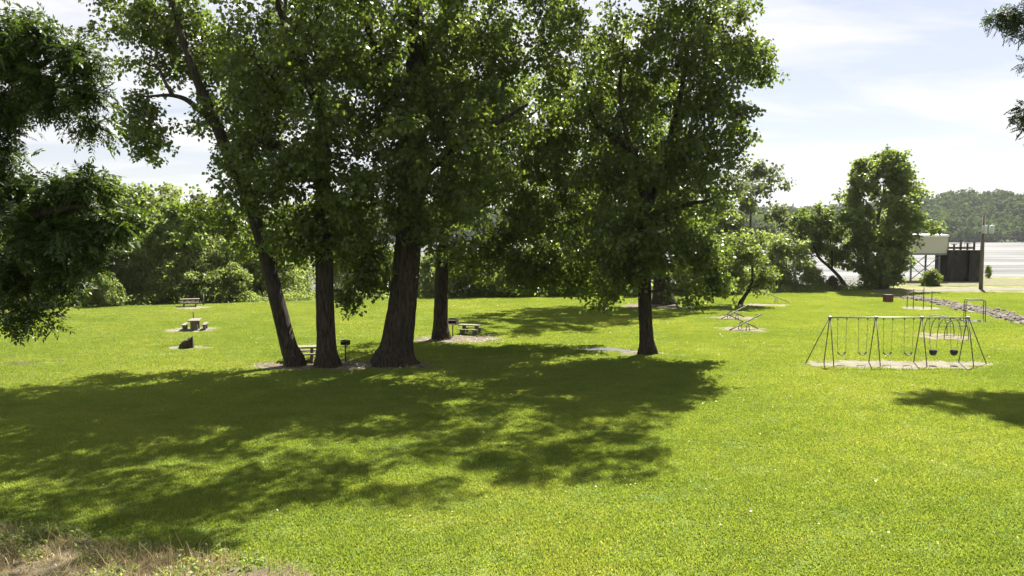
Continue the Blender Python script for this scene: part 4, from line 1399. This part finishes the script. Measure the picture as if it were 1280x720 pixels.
def wm(op, a, b):
    x = WN.new('ShaderNodeMath'); x.operation = op
    for i, v in enumerate((a, b)):
        if isinstance(v, (int, float)): x.inputs[i].default_value = v
        else: WL.new(v, x.inputs[i])
    return x.outputs[0]


zz = wm('ADD', wm('MAXIMUM', sx.outputs['Z'], 0.0), 0.16)
cx = WN.new('ShaderNodeCombineXYZ')
WL.new(wm('MULTIPLY', wm('DIVIDE', sx.outputs['X'], zz), 0.55), cx.inputs[0]); WL.new(wm('DIVIDE', sx.outputs['Y'], zz), cx.inputs[1])
n1 = WN.new('ShaderNodeTexNoise'); n1.inputs['Scale'].default_value = 1.15; n1.inputs['Detail'].default_value = 7; n1.inputs['Roughness'].default_value = .58; n1.inputs['Distortion'].default_value = .3
WL.new(cx.outputs[0], n1.inputs['Vector'])
mr = WN.new('ShaderNodeMapRange'); mr.inputs['From Min'].default_value = .43; mr.inputs['From Max'].default_value = .57
mr.inputs['To Min'].default_value = .48; mr.inputs['To Max'].default_value = 1.0
WL.new(n1.outputs['Fac'], mr.inputs['Value'])
mixs = WN.new('ShaderNodeMix'); mixs.data_type = 'RGBA'
WL.new(mr.outputs[0], mixs.inputs[0]); 
dim = WN.new('ShaderNodeMix'); dim.data_type = 'RGBA'; dim.blend_type = 'MULTIPLY'; dim.inputs[0].default_value = 1.0
WL.new(sky.outputs[0], dim.inputs[6]); dim.inputs[7].default_value = (0.44, 0.43, 0.48, 1)
WL.new(dim.outputs[2], mixs.inputs[6])
mixs.inputs[7].default_value = (4.3, 4.3, 4.35, 1)
WL.new(mixs.outputs[2], bg.inputs['Color'])
bg.inputs['Strength'].default_value = 0.053

vs = scene.view_settings
vs.view_transform = 'Standard'; vs.look = 'None'; vs.gamma = 1; vs.exposure = 2.15
vs.use_curve_mapping = False
scene.render.engine = 'CYCLES'
c = scene.cycles
c.max_bounces = 6; c.diffuse_bounces = 3; c.glossy_bounces = 2; c.transmission_bounces = 4; c.volume_bounces = 0; c.transparent_max_bounces = 8
c.use_adaptive_sampling = True; c.adaptive_threshold = 0.004
c.use_denoising = True; c.denoising_prefilter = 'NONE'; c.denoising_input_passes = 'RGB_ALBEDO_NORMAL'
c.sample_clamp_indirect = 4.0
c.caustics_reflective = False; c.caustics_refractive = False
print('leaves in big trees', NLEAF)
